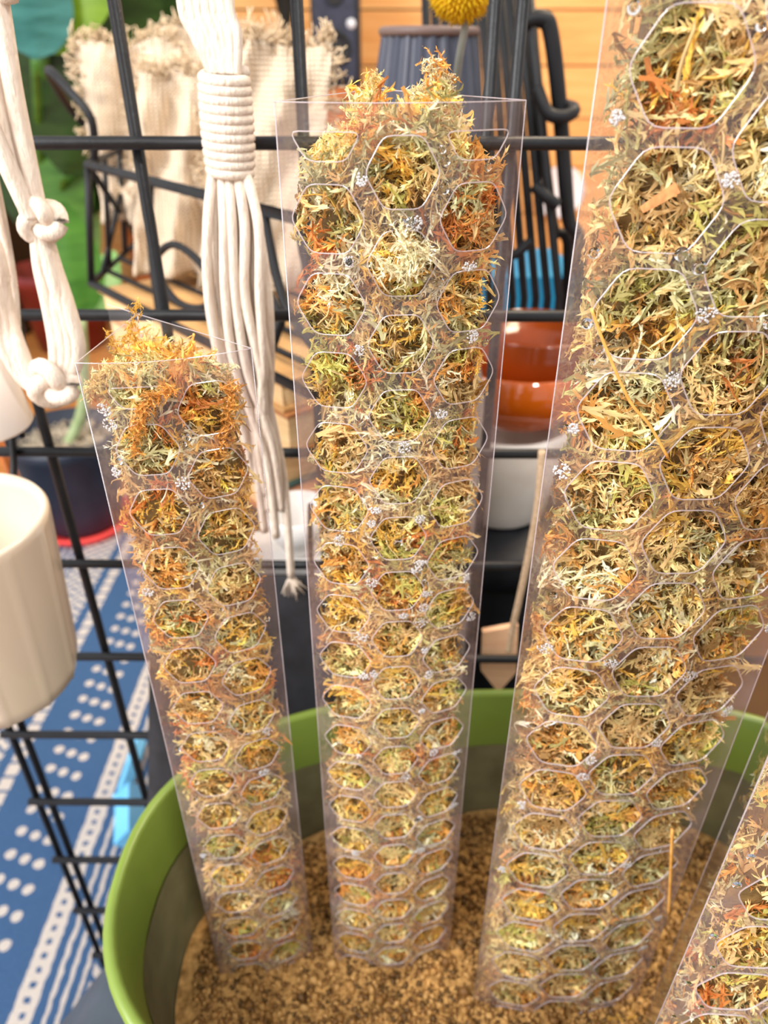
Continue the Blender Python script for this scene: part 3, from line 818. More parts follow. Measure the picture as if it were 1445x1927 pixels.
# flared dark bench the pot stands on
pl = MB()
def bring(a, b_, z): return [(PC.x + a * math.copysign(abs(math.cos(t)) ** (1 / 3), math.cos(t)), PC.y + b_ * math.copysign(abs(math.sin(t)) ** (1 / 3), math.sin(t)), z) for t in [2 * math.pi * (k + 0.5) / 72 for k in range(72)]]
zt0 = CAM_H - 0.5455
loft(pl, [bring(0.005, 0.005, zt0), bring(0.272, 0.098, zt0), bring(0.280, 0.105, zt0 - 0.006), bring(0.418, 0.128, 0.010), bring(0.410, 0.124, 0.008), bring(0.005, 0.005, 0.008)], flip=True)
plinth = pl.build('plinth', mat_noise('slate_plinth', (50, 58, 68), (68, 76, 88), 30, 0.5, 0.1, 200))
tag(plinth, 'dark slate grey flared plinth under the green pot', 'plinth')

# ------------------------------------------------------------------ black wire grid rack
GD = 0.3385
def gx(x): return (x - 722.5) * 0.304 / FPX
grid = thing('wire_grid', (0, GD, 0.012), 'black coated wire grid panel standing behind the green pot', 'grid panel')
for i in range(-4, 11):
    z = CAM_H - (0.0345 + 0.0719 * i)
    if z < 0.02: continue
    mb = MB(); mb.tube([(gx(-440) - 0.003, GD, z), (0.235, GD - 0.004, z)], 0.0027, 10); mb.build('horizontal_wire', M['black_wire'], grid)
for x in (-440, -398, -75, 251, 570, 917, 965, 1290, 1640):
    mb = MB(); mb.tube([(gx(x), GD + 0.0048, 0.012), (gx(x), GD + 0.0048, CAM_H + 0.27)], 0.0026, 10); mb.build('vertical_wire', M['black_wire'], grid)

# ------------------------------------------------------------------ macrame hangers
def rope_path(pts, n=8): return smooth_path(pts, n)
hang = thing('macrame_hanger', at(430, 300, 0.326), 'long cream macrame cord hanger with wrapped neck and loose fringe', 'plant hanger')
HD = 0.322
top_x = (342, 356, 371, 386, 401, 416, 430); 
for k, x in enumerate(top_x):
    mb = MB(); t = k / 6
    pts = [(-0.062 + 0.002 * (k - 3), 0.331, 1.058), at(x + 6 * (t - 0.5), -220, HD + 0.004), at(x, 0, HD), at(366 + t * 80, 66, HD - 0.001), at(402 + t * 42, 140, HD - 0.001)]
    mb.tube(rope_path(pts), 0.0021 + 0.0002 * (k % 2), 10); mb.build('upper_cord', M['cord'], hang)
# the wrapped neck is one cord wound round the bundle
mb = MB(); pts = []
a, b2 = at(421, 135, HD), at(434, 325, HD); turns = 11
for i in range(turns * 20 + 1):
    t = i / (turns * 20); c = a.lerp(b2, t); an = 2 * math.pi * i / 20
    rr_ = 0.0078 + 0.0008 * math.sin(t * 3.14)
    pts.append(c + Vector((math.cos(an) * rr_, math.sin(an) * rr_ * 0.85, math.sin(an) * 0.0006)))
mb.tube(pts, 0.0022, 8); mb.build('wrapping_cord', M['cord'], hang)
fr = np.random.default_rng(8)
NFR = 14
ends = [(478, 905), (505, 960), (492, 880), (520, 1010), (512, 930), (498, 1000), (530, 960), (505, 850), (488, 820), (515, 900), (548, 1085), (522, 870), (500, 930), (516, 980)]
for k in range(NFR):
    t = k / (NFR - 1); dz = 0.0045 * ((k * 5) % 3 - 1)
    pts = [at(404 + t * 54, 300, HD - 0.001), at(396 + t * 92 + fr.normal(0, 3), 420, HD - 0.005 + dz), at(398 + t * 102 + fr.normal(0, 4), 560, HD - 0.006 + dz), at(424 + t * 88 + fr.normal(0, 4), 700, HD - 0.004 + dz), at(ends[k][0] - 22 + t * 8, (ends[k][1] + 700) / 2, HD - 0.004 + dz * 0.5), at(ends[k][0], ends[k][1], HD - 0.003)]
    path = rope_path(pts)
    mb = MB(); mb.tube(path, 0.0021, 10); mb.build('fringe_cord', M['cord'], hang)
# frayed tip of the longest cord
mb = MB(); tip = at(548, 1085, HD - 0.003)
for k in range(46):
    d = Vector((fr.normal(0.25, 0.45), fr.normal(0, 0.35), -1.0)).normalized() * fr.uniform(0.006, 0.013)
    mb.tube([tip, tip + d * 0.5 + Vector(fr.normal(0, 0.0008, 3)), tip + d + Vector(fr.normal(0, 0.0016, 3))], [0.0006, 0.0005, 0.0003], 4)
o = mb.build('frayed_tip', M['cord'], hang); o['kind'] = 'stuff'

h2 = thing('macrame_hanger', at(80, 420, 0.305), 'knotted cream macrame hanger looping down at the left edge', 'plant hanger')
LD = 0.300
def cord(pts, r_=0.0034, name='cord'):
    mb = MB(); mb.tube(rope_path(pts), r_, 10); mb.build(name, M['cord'], h2)
TOPL = Vector((-0.19, 0.331, 1.058))
cord([TOPL, at(-40, -200, LD), at(-2, 0, LD), at(24, 160, LD), at(50, 290, LD), at(74, 405, LD)])
cord([TOPL, at(-60, -200, LD + .006), at(-22, 60, LD + .006), at(4, 200, LD + .006), at(38, 320, LD + .005), at(68, 410, LD)])
cord([TOPL, at(-90, 60, LD - .004), at(-30, 210, LD - .004), at(18, 320, LD - .004), at(60, 410, LD - .002)], 0.0036)
def knot(c, R, seed, axis, name='knot'):
    """a tight overhand knot: loops of cord wound over each other"""
    r = np.random.default_rng(seed); mb = MB(); pts = []
    for i in range(64):
        t = i / 64 * 2 * math.pi
        x = (2 + math.cos(3 * t)) * math.cos(2 * t) / 3; y = (2 + math.cos(3 * t)) * math.sin(2 * t) / 3; z = math.sin(3 * t) / 2.2
        pts.append(c + Vector((x * R, z * R * 0.9, y * R)))
    mb.tube(pts, R * 0.42, 10, closed=True); return mb.build(name, M['cord'], h2)
knot(at(78, 415, LD), 0.0074, 1, None); knot(at(100, 722, LD - 0.002), 0.0088, 2, None)
for k, dx in enumerate((-12, 2, 16, 28)):
    cord([at(74 + dx * 0.2, 430, LD), at(84 + dx * 0.6, 500, LD + 0.002 * (k % 2)), at(104 + dx * 0.85, 580, LD), at(118 + dx, 655, LD), at(112 + dx * 0.6, 710, LD), at(96, 726, LD)], 0.0033)
for k, dx in enumerate((-10, 4, 16)):
    cord([TOPL, at(-120 + dx, 120, LD), at(-60 + dx, 380, LD), at(-22 + dx, 480, LD), at(-4 + dx, 580, LD + 0.002 * k), at(22 + dx, 660, LD), at(60 + dx * 0.5, 722, LD), at(100, 730, LD)], 0.0034)
cord([TOPL, at(-60, 100, LD + 0.02), at(-14, 330, LD + 0.02), at(8, 440, LD + 0.02), at(24, 540, LD + 0.02), at(30, 620, LD + 0.02)], 0.0022)

# ------------------------------------------------------------------ cream hanging planter at the left
m, nt, b = nodes_of('cream_ceramic'); M['cream'] = m
b.inputs['Base Color'].default_value = lin((212, 194, 174)); b.inputs['Roughness'].default_value = 0.22; b.inputs['Coat Weight'].default_value = 0.3
cz0 = CAM_H - 0.178
cp = thing('planter', (-0.197, 0.272, cz0 - 0.098), 'cream glazed ceramic planter on the left in front of the grid', 'planter')
mb = MB(); v = []; 
prof = [(0.004, -0.098), (0.0340, -0.098), (0.0375, -0.0955), (0.0390, -0.088), (0.0445, -0.006), (0.0452, -0.002), (0.0440, 0.0), (0.0418, -0.001), (0.0408, -0.006), (0.0375, -0.070), (0.004, -0.072)]
seg = 120; f = []
for i, (r_, z) in enumerate(prof):
    for k in range(seg):
        a = 2 * math.pi * k / seg
        rib = 0.0009 * max(0.0, math.cos(a * 12)) ** 12 if 2 <= i <= 4 else 0
        v.append((-0.197 + (r_ + rib) * math.cos(a), 0.272 + (r_ + rib) * math.sin(a), cz0 + z))
for i in range(len(prof) - 1):
    for k in range(seg): f.append((i * seg + k, i * seg + (k + 1) % seg, (i + 1) * seg + (k + 1) % seg, (i + 1) * seg + k))
mb.add(v, f); mb.build('planter_body', M['cream'], cp)
mb = MB(); mb.tube(smooth_path([(-0.19, 0.314, cz0 - 0.02), (-0.19, 0.330, cz0 - 0.006), (-0.19, GD + 0.002, cz0 + 0.014), (-0.19, GD + 0.009, cz0 + 0.004)], 6), 0.0018, 8); mb.build('hook', M['black_wire2'], cp)
# white tapered pot hanging in the knotted hanger
wp = at(-20, 800, 0.315)
wpt = thing('hanging_pot', (wp.x, 0.316, wp.z), 'white hanging pot at the left edge under the knotted hanger', 'pot')
mb = MB(); mb.lathe((wp.x, 0.312, wp.z), [(0.002, 0), (0.0195, 0), (0.021, 0.002), (0.0150, 0.052), (0.0135, 0.052), (0.0185, 0.006), (0.002, 0.006)], 40)
mb.build('pot_body', mat_noise('white_glaze', (238, 228, 222), (248, 240, 236), 20, 0.35), wpt)
for sx in (-0.013, 0.004):
    mb = MB(); mb.tube(smooth_path([(wp.x + sx, 0.312, wp.z + 0.048), (wp.x - 0.030, 0.314, wp.z + 0.11), (-0.215, 0.325, 0.90), (-0.205, 0.331, 1.056)], 6), 0.0014, 8); mb.build('hanging_cord', M['cord'], wpt)
mb = MB(); mb.tube([at(-30, 760, 0.40), at(4, 850, 0.40), at(34, 915, 0.40)], 0.0030, 10)
o = mb.build('copper_rod', mat_noise('copper', (196, 112, 60), (220, 136, 78), 30, 0.35)); tag(o, 'thin copper rod behind the cream planter', 'rod')

# ------------------------------------------------------------------ black cloth bag hung on the grid
bag = thing('cloth_bag', at(420, 1500, 0.324), 'flat black cloth bag hanging on the grid behind the shortest pole', 'bag')
mb = MB(); rows = 14; cols_ = 16; v = []; f = []
zt, zb = CAM_H - 0.250, CAM_H - 0.53
for face, yy in ((0, 0.3200), (1, 0.3310)):
    for i in range(rows + 1):
        t = i / rows; z = zt + (zb - zt) * t
        xl = -0.130 - 0.050 * t; xr = -0.012 - 0.006 * t
        for j in range(cols_ + 1):
            s_ = j / cols_; x = xl + (xr - xl) * s_
            e = min(1, 8 * min(s_, 1 - s_, t + 0.05, 1.05 - t)); mid = 0.3255
            y = mid + (yy - mid) * (0.15 + 0.85 * e) + 0.0015 * noise.noise(Vector((x * 30, z * 30, face)))
            v.append((x, y, z))
nc = cols_ + 1; nf = (rows + 1) * nc
for i in range(rows):
    for j in range(cols_):
        a = i * nc + j; f.append((a, a + 1, a + nc + 1, a + nc)); f.append((a + nf, a + nf + nc, a + nf + nc + 1, a + nf + 1))
for i in range(rows):
    for j in (0, cols_):
        a = i * nc + j; q = (a, a + nc, a + nc + nf, a + nf); f.append(q if j == 0 else q[::-1])
for j in range(cols_):
    for i in (0, rows):
        a = i * nc + j; q = (a, a + nf, a + nf + 1, a + 1); f.append(q if i == 0 else q[::-1])
mb.add(v, f); mb.build('bag_body', mat_noise('black_canvas', (36, 36, 40), (50, 50, 56), 60, 0.8, 0.4, 800), bag)
for x in (-0.105, -0.040):
    mb = MB(); mb.tube(smooth_path([(x, 0.3255, zt - 0.004), (x, 0.328, zt + 0.022), (x, GD - 0.0005, zt + 0.0385), (x, GD + 0.004, zt + 0.030)], 5), 0.0016, 6); mb.build('loop', M['black_wire2'], bag)

# light blue plastic clip frame on the rug
lb = thing('blue_frame', atz(250, 1560, 0.008), 'light blue plastic folding frame lying on the rug by the bag', 'frame')
mblue = mat_noise('light_blue_plastic', (96, 176, 226), (124, 200, 242), 20, 0.35)
def stick(name, p, q, w, parent, mat):
    mb = MB(); mb.tube([p, q], w, 4); return mb.build(name, mat, parent, False)
stick('bar', atz(248, 1582, 0.02), atz(248, 1490, 0.02), 0.020, lb, mblue)
stick('bar', atz(232, 1490, 0.02), atz(262, 1395, 0.02), 0.009, lb, mblue)
stick('bar', atz(214, 1500, 0.015), atz(276, 1500, 0.015), 0.006, lb, mblue)

# ------------------------------------------------------------------ wire basket, cloths, books, crate (behind the grid)
L0 = at(165, 310, 0.62); zt = L0.z; zb = at(165, 535, 0.62).z
R0 = atz(560, 412, zt); Bk = at(275, 285, 0.80); Bk.z = zt
BC = (L0 + R0) / 2 + (Bk - L0) / 2
def low(p, k=1.20): return Vector((BC.x + (p.x - BC.x) * k, BC.y + (p.y - BC.y) * k, zb))
bas = thing('wire_basket', (L0.x + 0.07, L0.y - 0.03, zb), 'black wire basket with leaf loops holding the cream cloths', 'basket')
def wire(pts, r_=0.0030, name='wire', closed=False, sm=6):
    mb = MB(); mb.tube(smooth_path(pts, sm, closed) if sm else pts, r_, 8, closed=closed); return mb.build(name, M['black_wire2'], bas)
FR = R0 + (Bk - L0)
wire([L0, R0, FR, Bk], 0.0034, 'rim', True, 0)
wire([low(L0), low(R0), low(FR), low(Bk)], 0.0034, 'base_rim', True, 0)
for p in (L0, R0, FR, Bk): wire([p, low(p)], 0.0030, 'corner_post', sm=0)
for t in (0.25, 0.5, 0.75):
    p = L0.lerp(Bk, t); wire([p, low(p)], 0.0024, 'side_wire', sm=0)
wire([L0, low(L0.lerp(Bk, 0.75))], 0.0026, 'side_wire', sm=0); wire([L0.lerp(Bk, 0.75), low(L0.lerp(Bk, 0.15))], 0.0022, 'side_wire', sm=0)
for t in (0.2, 0.4, 0.6, 0.8): wire([low(L0).lerp(low(Bk), t), low(R0).lerp(low(FR), t)], 0.0022, 'base_wire', sm=0)
def onface(s_, t): return L0.lerp(R0, s_).lerp(low(L0).lerp(low(R0), s_), t)
wire([onface(0.38, 0), onface(0.355, 0.5), onface(0.37, 1.0)], 0.0026, 'front_wire')
def loop(c, dx, dz, tip):
    return [onface(c, 0.60), onface(c + dx * 0.35, 0.60 - dz), onface(c + dx * 0.8, 0.60 - dz * 0.8), onface(c + dx, 0.60), onface(c + dx * 0.8, 0.60 + dz * 0.8), onface(c + dx * 0.35, 0.60 + dz)]
wire(loop(0.37, 0.26, 0.20, 1), 0.0026, 'leaf_loop', True); wire(loop(0.88, -0.24, 0.20, 1), 0.0026, 'leaf_loop', True)
wire([onface(0.63, 0.60), onface(0.645, 0.40), onface(0.66, 0.60), onface(0.645, 0.8)], 0.0024, 'leaf_loop', True)
wire([onface(0.88, 0.0), onface(0.90, 0.5), onface(1.0, 0.75)], 0.0028, 'front_wire'); wire([onface(0.88, 0.60), onface(0.80, 0.95)], 0.0028, 'front_wire', sm=0)
hp = [L0.lerp(Bk, 0.1), at(172, 225, 0.63), at(128, 168, 0.64), at(94, 133, 0.66), at(98, 150, 0.70), at(140, 215, 0.76), at(200, 275, 0.78)]
wire(hp, 0.0034, 'handle')

def cloth(outline, D0, D1, label, seed, fringe=70, thick=0.03):
    """rumpled loose-weave cloth: outline in photo pixels at mean distance D0, folded to depth thick"""
    r = np.random.default_rng(seed); NU, NV = 34, 30
    (xl0, xr0, yt), (xl1, xr1, yb) = outline
    mid = at((xl0 + xr0 + xl1 + xr1) / 4, yb, (D0 + D1) / 2)
    root = thing('cheesecloth', mid, label, 'cloth', 'loose-weave cloths in the wire basket')
    v = []; f = []
    tops = []
    for side in (0, 1):
        for i in range(NV + 1):
            t = i / NV
            for j in range(NU + 1):
                s_ = j / NU
                wob = 10 * noise.noise(Vector((s_ * 4, t * 3, seed)))
                top = yt + 26 * (0.5 - 0.5 * math.cos(s_ * 2 * math.pi)) * 0 + 26 * noise.noise(Vector((s_ * 3.3, seed * 2.1, 0.0)))
                x = (xl0 + (xl1 - xl0) * t) * (1 - s_) + (xr0 + (xr1 - xr0) * t) * s_ + wob * (1 - abs(2 * s_ - 1) * 0.3)
                y = top + (yb - top) * t
                D = D0 + (D1 - D0) * t
                e = math.sin(math.pi * min(1, max(0, s_))) ** 0.6 * min(1, t * 5 + 0.12)
                fold = 0.011 * math.sin(s_ * 13 + 4 * t + seed) * e + 0.010 * noise.noise(Vector((s_ * 5, t * 5, seed + 7))) + 0.005 * noise.noise(Vector((s_ * 14, t * 12, seed + 3)))
                d = D + fold + (0 if side == 0 else thick * e + 0.003)
                p = at(x, y, D); p.y = d
                v.append(p)
                if side == 0 and (i == 0 or j == 0 or j == NU): tops.append((p, i, j))
    nc = NU + 1; nf = (NV + 1) * nc
    for i in range(NV):
        for j in range(NU):
            a = i * nc + j; f.append((a, a + nc, a + nc + 1, a + 1)); f.append((a + nf, a + nf + 1, a + nf + nc + 1, a + nf + nc))
    for i in range(NV):
        for j in (0, NU): a = i * nc + j; f.append((a, a + nf, a + nf + nc, a + nc))
    for j in range(NU): f.append((j, j + 1, j + 1 + nf, j + nf)); a = NV * nc + j; f.append((a, a + nf, a + nf + 1, a + 1))
    mb = MB(); mb.add(v, f); mb.build('cloth_body', M['weave'], root)
    mb = MB()
    for _ in range(fringe * 8):
        p, i, j = tops[r.integers(0, len(tops))]; out = Vector((0, 0, 1)) if i == 0 else Vector((-1 if j == 0 else 1, 0, 0.2))
        if i > NV * 0.6: continue
        p = p + Vector((r.normal(0, 0.003), 0.002, r.normal(0, 0.003))); L = r.uniform(0.002, 0.008)
        mb.tube([p, p + out * L * 0.6 + Vector(r.normal(0, 0.0025, 3)), p + out * L + Vector(r.normal(0, 0.003, 3))], 0.00055, 4)
    o = mb.build('frayed_edge', M['burlap'], root); o['kind'] = 'stuff'
# woven look: two crossing thread waves as relief and tint
m, nt, b = nodes_of('loose_weave'); M['weave'] = m
tc = N(nt, 'ShaderNodeTexCoord')
def wave(axis, sc):
    w = N(nt, 'ShaderNodeTexWave', wave_type='BANDS', bands_direction=axis); w.inputs['Scale'].default_value = sc; w.inputs['Distortion'].default_value = 2.5; w.inputs['Detail'].default_value = 2; w.inputs['Detail Scale'].default_value = 0.6
    nt.links.new(tc.outputs['Object'], w.inputs['Vector']); return w
w1, w2 = wave('X', 105), wave('Z', 105)
mxw = N(nt, 'ShaderNodeMath', operation='MAXIMUM'); nt.links.new(w1.outputs['Fac'], mxw.inputs[0]); nt.links.new(w2.outputs['Fac'], mxw.inputs[1])
cr = N(nt, 'ShaderNodeValToRGB'); cr.color_ramp.elements[0].color = lin((186, 160, 132)); cr.color_ramp.elements[1].color = lin((228, 208, 184)); cr.color_ramp.elements[1].position = 0.75
nt.links.new(mxw.outputs[0], cr.inputs['Fac']); nt.links.new(cr.outputs[0], b.inputs['Base Color'])
b.inputs['Roughness'].default_value = 0.95; b.inputs['Specular IOR Level'].default_value = 0.05
bp = N(nt, 'ShaderNodeBump'); bp.inputs['Strength'].default_value = 0.8; bp.inputs['Distance'].default_value = 0.002
nt.links.new(mxw.outputs[0], bp.inputs['Height']); nt.links.new(bp.outputs[0], b.inputs['Normal'])
cloth(((142, 340, 78), (190, 350, 420)), 0.735, 0.70, 'pale cream frayed cloth standing at the left of the basket', 1)
cloth(((262, 420, 140), (250, 430, 520)), 0.665, 0.62, 'folded cream cloth in the middle of the wire basket', 2)
cloth(((420, 625, 88), (370, 590, 545)), 0.60, 0.555, 'tan cheesecloth at the right end of the wire basket', 3)
cloth(((300, 520, 60), (320, 520, 400)), 0.83, 0.79, 'cream cloth at the back of the wire basket', 4)

fdir = (R0 - L0).normalized(); yaw = math.atan2(fdir.y, fdir.x)
blen, bdep = 0.27, 0.12; bz = zb - 0.004
mpage = mat_noise('page_block', (214, 176, 122), (240, 208, 160), 40, 0.8, 0.3, 200, stretch=(1, 1, 30))
side = Vector((-fdir.y, fdir.x, 0))
b0 = Vector((at(186, 560, 0.62).x, at(186, 560, 0.62).y, 0))
for k, (h, cov, off, lab) in enumerate(((0.020, (196, 150, 96), 0.0, 'tan covered book on top of the stack under the basket'), (0.030, (170, 112, 66), 0.004, 'thick brown book second in the stack under the basket'), (0.026, (60, 88, 84), -0.004, 'dark green book third in the stack under the basket'), (0.034, (168, 112, 76), 0.010, 'thick tan brown book at the bottom of the stack'))):
    c = b0 + fdir * (blen / 2 + off) + side * (bdep / 2)
    bk = thing('book', (c.x, c.y, bz - h), lab, 'book', 'books stacked under the wire basket')
    cm = mat_noise('book_cover_%d' % k, cov, tuple(min(255, q + 14) for q in cov), 30, 0.6)
    mb = MB(); mb.box((c.x, c.y, bz - h / 2), (blen - 0.008, bdep - 0.006, h - 0.005), yaw); mb.build('pages', mpage, bk, False)
    for zz in (bz - 0.00125, bz - h + 0.00125):
        mb = MB(); mb.box((c.x, c.y, zz), (blen, bdep, 0.0025), yaw); mb.build('cover_board', cm, bk, False)
    cs = c + side * (bdep / 2); mb = MB(); mb.box((cs.x, cs.y, bz - h / 2), (blen, 0.0025, h), yaw); mb.build('spine', cm, bk, False)
    bz -= h + 0.0004
# slatted crate below the books
cr_c = b0 + fdir * (blen / 2 + 0.01) + side * (bdep / 2 + 0.004)
crate = thing('wooden_crate', (cr_c.x, cr_c.y, 0.008), 'weathered brown slatted crate under the stack of books', 'crate')
cw = mat_noise('weathered_slat', (84, 64, 52), (112, 88, 72), 8, 0.75, 0.3, 60, stretch=(3, 3, 16))
ns = 11; ch = (bz - 0.008 - 0.012) / ns
for i in range(ns):
    z = 0.008 + ch * (i + 0.5)
    for sgn in (-1, 1):
        mb = MB(); p = cr_c + side * sgn * bdep / 2; mb.box((p.x, p.y, z), (blen + 0.01, 0.010, ch - 0.006), yaw); mb.build('slat', cw, crate, False)
        mb = MB(); p = cr_c + fdir * sgn * blen / 2; mb.box((p.x, p.y, z), (0.010, bdep - 0.012, ch - 0.006), yaw); mb.build('slat', cw, crate, False)
mb = MB(); mb.box((cr_c.x, cr_c.y, bz - 0.006), (blen + 0.012, bdep + 0.012, 0.011), yaw); mb.build('lid_board', cw, crate, False)

# ------------------------------------------------------------------ things between the middle and the widest pole
mblk = mat_noise('black_box_plastic', (20, 21, 26), (32, 34, 40), 30, 0.35)
bb = thing('storage_bin', (0.117, 0.545, 0.008), 'glossy black storage bin seen between the middle and widest pole', 'bin')
pt = at(960, 995, 0.47)
mb = MB(); zc = pt.z - 0.022
def rrect(cx_, cy_, a, b_, z, e=5, n=48): 
    out = []
    for k in range(n):
        t = 2 * math.pi * k / n; c, s = math.cos(t), math.sin(t); out.append((cx_ + a * math.copysign(abs(c) ** (2 / e), c), cy_ + b_ * math.copysign(abs(s) ** (2 / e), s), z))
    return out
bcx, bcy = 0.117, 0.532
loft(mb, [rrect(bcx, bcy, 0.050, 0.060, 0.008), rrect(bcx, bcy, 0.053, 0.07, zc - 0.03)]); mb.build('bin_body', mblk, bb)
mb = MB(); loft(mb, [rrect(bcx, bcy, 0.053, 0.07, zc - 0.032), rrect(bcx, bcy, 0.057, 0.075, zc - 0.030), rrect(bcx, bcy, 0.057, 0.075, zc - 0.003), rrect(bcx, bcy, 0.055, 0.072, zc), rrect(bcx, bcy, 0.002, 0.002, zc)]); mb.build('lid', mblk, bb)
# white pot on the bin
wz = zc + 0.0005
mb = MB(); wc = (0.098, 0.535, wz)
mb.lathe(wc, [(0.002, 0), (0.034, 0), (0.038, 0.004), (0.050, 0.075), (0.051, 0.085), (0.048, 0.085), (0.036, 0.008), (0.002, 0.008)], 48)
o = mb.build('white_pot', mat_noise('white_ceramic', (236, 226, 216), (250, 243, 236), 30, 0.4)); tag(o, 'white ceramic pot standing on the black storage bin', 'pot')
# amber glass bowl on the pot
m, nt, b = nodes_of('amber_glass'); M['amber'] = m
b.inputs['Base Color'].default_value = lin((226, 104, 16)); b.inputs['Roughness'].default_value = 0.08; b.inputs['Coat Weight'].default_value = 0.6
b.inputs['Transmission Weight'].default_value = 0.25
mb = MB(); ac = (0.105, 0.540, wz + 0.078)
mb.lathe(ac, [(0.002, 0.0), (0.020, 0.001), (0.042, 0.012), (0.058, 0.034), (0.064, 0.060), (0.062, 0.060), (0.054, 0.036), (0.038, 0.016), (0.018, 0.006), (0.002, 0.005)], 56)
o = mb.build('glass_bowl', M['amber']); tag(o, 'amber orange glass bowl sitting on the white pot', 'bowl')
mb = MB(); jc = (0.118, 0.548, wz + 0.0832)
mb.lathe(jc, [(0.002, 0), (0.015, 0.001), (0.030, 0.010), (0.040, 0.028), (0.045, 0.07), (0.043, 0.072), (0.036, 0.03), (0.02, 0.012), (0.002, 0.008)], 40)
o = mb.build('brown_bowl', mat_noise('brown_glass', (110, 44, 10), (140, 60, 16), 20, 0.12)); tag(o, 'dark brown glossy bowl nested in the amber bowl', 'bowl')
# white bowl and cup lower left of the middle pole, standing on a white box
wb = MB(); pz = at(556, 1068, 0.355).z
wbc = at(566, 1040, 0.374)
wb.box((wbc.x - 0.004, 0.374, (pz + 0.008) / 2), (0.075, 0.040, pz - 0.008), 0.0)
wbo = wb.build('white_box', mat_noise('white_card', (226, 222, 220), (240, 236, 232), 20, 0.7), None, False); tag(wbo, 'white cardboard box behind the grid between the left poles', 'box')
mb = MB(); mb.lathe((wbc.x, 0.374, pz + 0.0005), [(0.002, 0), (0.009, 0), (0.010, 0.001), (0.017, 0.012), (0.021, 0.030), (0.0195, 0.030), (0.0155, 0.013), (0.009, 0.004), (0.002, 0.003)], 44)
o = mb.build('white_bowl', mat_noise('white_porcelain', (238, 234, 232), (250, 247, 245), 20, 0.25)); tag(o, 'white porcelain bowl on the box behind the fringe', 'bowl')
cbx = thing('cardboard_box', (0.30, 0.50, 0.008), 'brown cardboard box behind the green pot at the right', 'box')
mcb = mat_noise('cardboard', (122, 84, 50), (146, 104, 64), 10, 0.8)
mb = MB(); mb.box((0.30, 0.50, 0.008 + 0.235), (0.24, 0.17, 0.47)); mb.build('box_body', mcb, cbx, False)
for sy in (-1, 1):
    mb = MB(); mb.box((0.30, 0.50 + sy * 0.0425, 0.480), (0.24, 0.084, 0.003)); mb.build('flap', mcb, cbx, False)
mb = MB(); mb.box((0.30, 0.4993, 0.4823), (0.242, 0.03, 0.001)); mb.build('tape', mat_noise('brown_tape', (160, 120, 74), (176, 134, 86), 10, 0.3), cbx, False)
# jute twine hanging from the grid and a wooden tag
mb = MB(); mb.tube(smooth_path([at(1020, 848, GD - 0.005), at(1010, 960, 0.331), at(985, 1090, 0.330), at(965, 1180, 0.330), at(957, 1225, 0.330)], 8), 0.0020, 8)
o = mb.build('jute_twine', mat_noise('jute', (190, 158, 126), (224, 196, 164), 500, 0.9, 0.8, 900)); tag(o, 'beige jute twine hanging beside the widest pole', 'twine')
tg = [at(908, 1190, 0.345), at(975, 1178, 0.345), at(972, 1265, 0.345), at(938, 1304, 0.345), at(905, 1262, 0.345)]
mb = MB(); k = len(tg); v = tg + [p + Vector((0, 0.004, 0)) for p in tg]; mb.add(v, [tuple(range(k)), tuple(range(2 * k - 1, k - 1, -1))] + [(i, i + k, (i + 1) % k + k, (i + 1) % k) for i in range(k)])
for p in mb.v: pass
o = mb.build('wooden_tag', mat_noise('pale_wood', (222, 172, 134), (238, 194, 156), 20, 0.6, stretch=(1, 1, 8)), None, False); tag(o, 'pale peach pointed wooden tag behind the grid above the rim', 'tag')

# black wire rack: fan of upright rods with hooked frame
rk = thing('wire_rack', (0.125, 0.66, 0.008), 'tall black wire rack with many upright rods and side hooks', 'rack')
RD = 0.62
def rod(pts, r_=0.0036, name='rod', sm=6):
    mb = MB(); mb.tube(smooth_path(pts, sm) if sm else pts, r_, 8); mb.build(name, M['black_wire2'], rk)
for k in range(12):
    t = k / 11; x0 = 800 + 190 * t; D = RD + 0.10 * (1 - t)
    a = at(x0, -60, D); b2 = at(x0 + 12 + 50 * t, 560, D + 0.0); c = Vector((b2.x, D, 0.012))
    c.x = b2.x + (b2.x - a.x) * 0.4
    rod([a, b2, c], 0.0036, sm=0)
rod([at(985, 40, RD), at(1020, 36, RD), at(1036, 60, RD), at(1052, 190, RD), at(1068, 400, RD), at(1085, 620, RD), Vector((at(1085, 620, RD).x + 0.02, RD, 0.012))], 0.0058, 'frame_rod')
rod([at(1000, 50, RD + 0.012), at(1012, 200, RD + 0.012), at(1040, 420, RD + 0.012), at(1062, 600, RD + 0.012), Vector((at(1085, 620, RD).x, RD + 0.012, 0.012))], 0.0044, 'frame_rod')
rod([at(1010, 165, RD - 0.006), at(1030, 212, RD - 0.012), at(1060, 220, RD - 0.014), at(1080, 208, RD - 0.008), at(1066, 200, RD + 0.01), at(1040, 204, RD + 0.012)], 0.0050, 'hook')
rod([at(1005, 350, RD - 0.006), at(1030, 372, RD - 0.012), at(1048, 386, RD - 0.012)], 0.0050, 'hook')
rod([at(900, 470, RD - 0.012), at(960, 482, RD - 0.012), at(1000, 452, RD - 0.012)], 0.0040, 'cross_rod')
rod([at(960, 668, RD - 0.02), at(1010, 655, RD - 0.02), at(1075, 630, RD - 0.02)], 0.0046, 'cross_rod')
for D in (RD, RD + 0.1):
    mb = MB(); mb.tube([(0.03, D, 0.012), (0.24, D, 0.012)], 0.004, 8); mb.build('foot_rod', M['black_wire2'], rk)
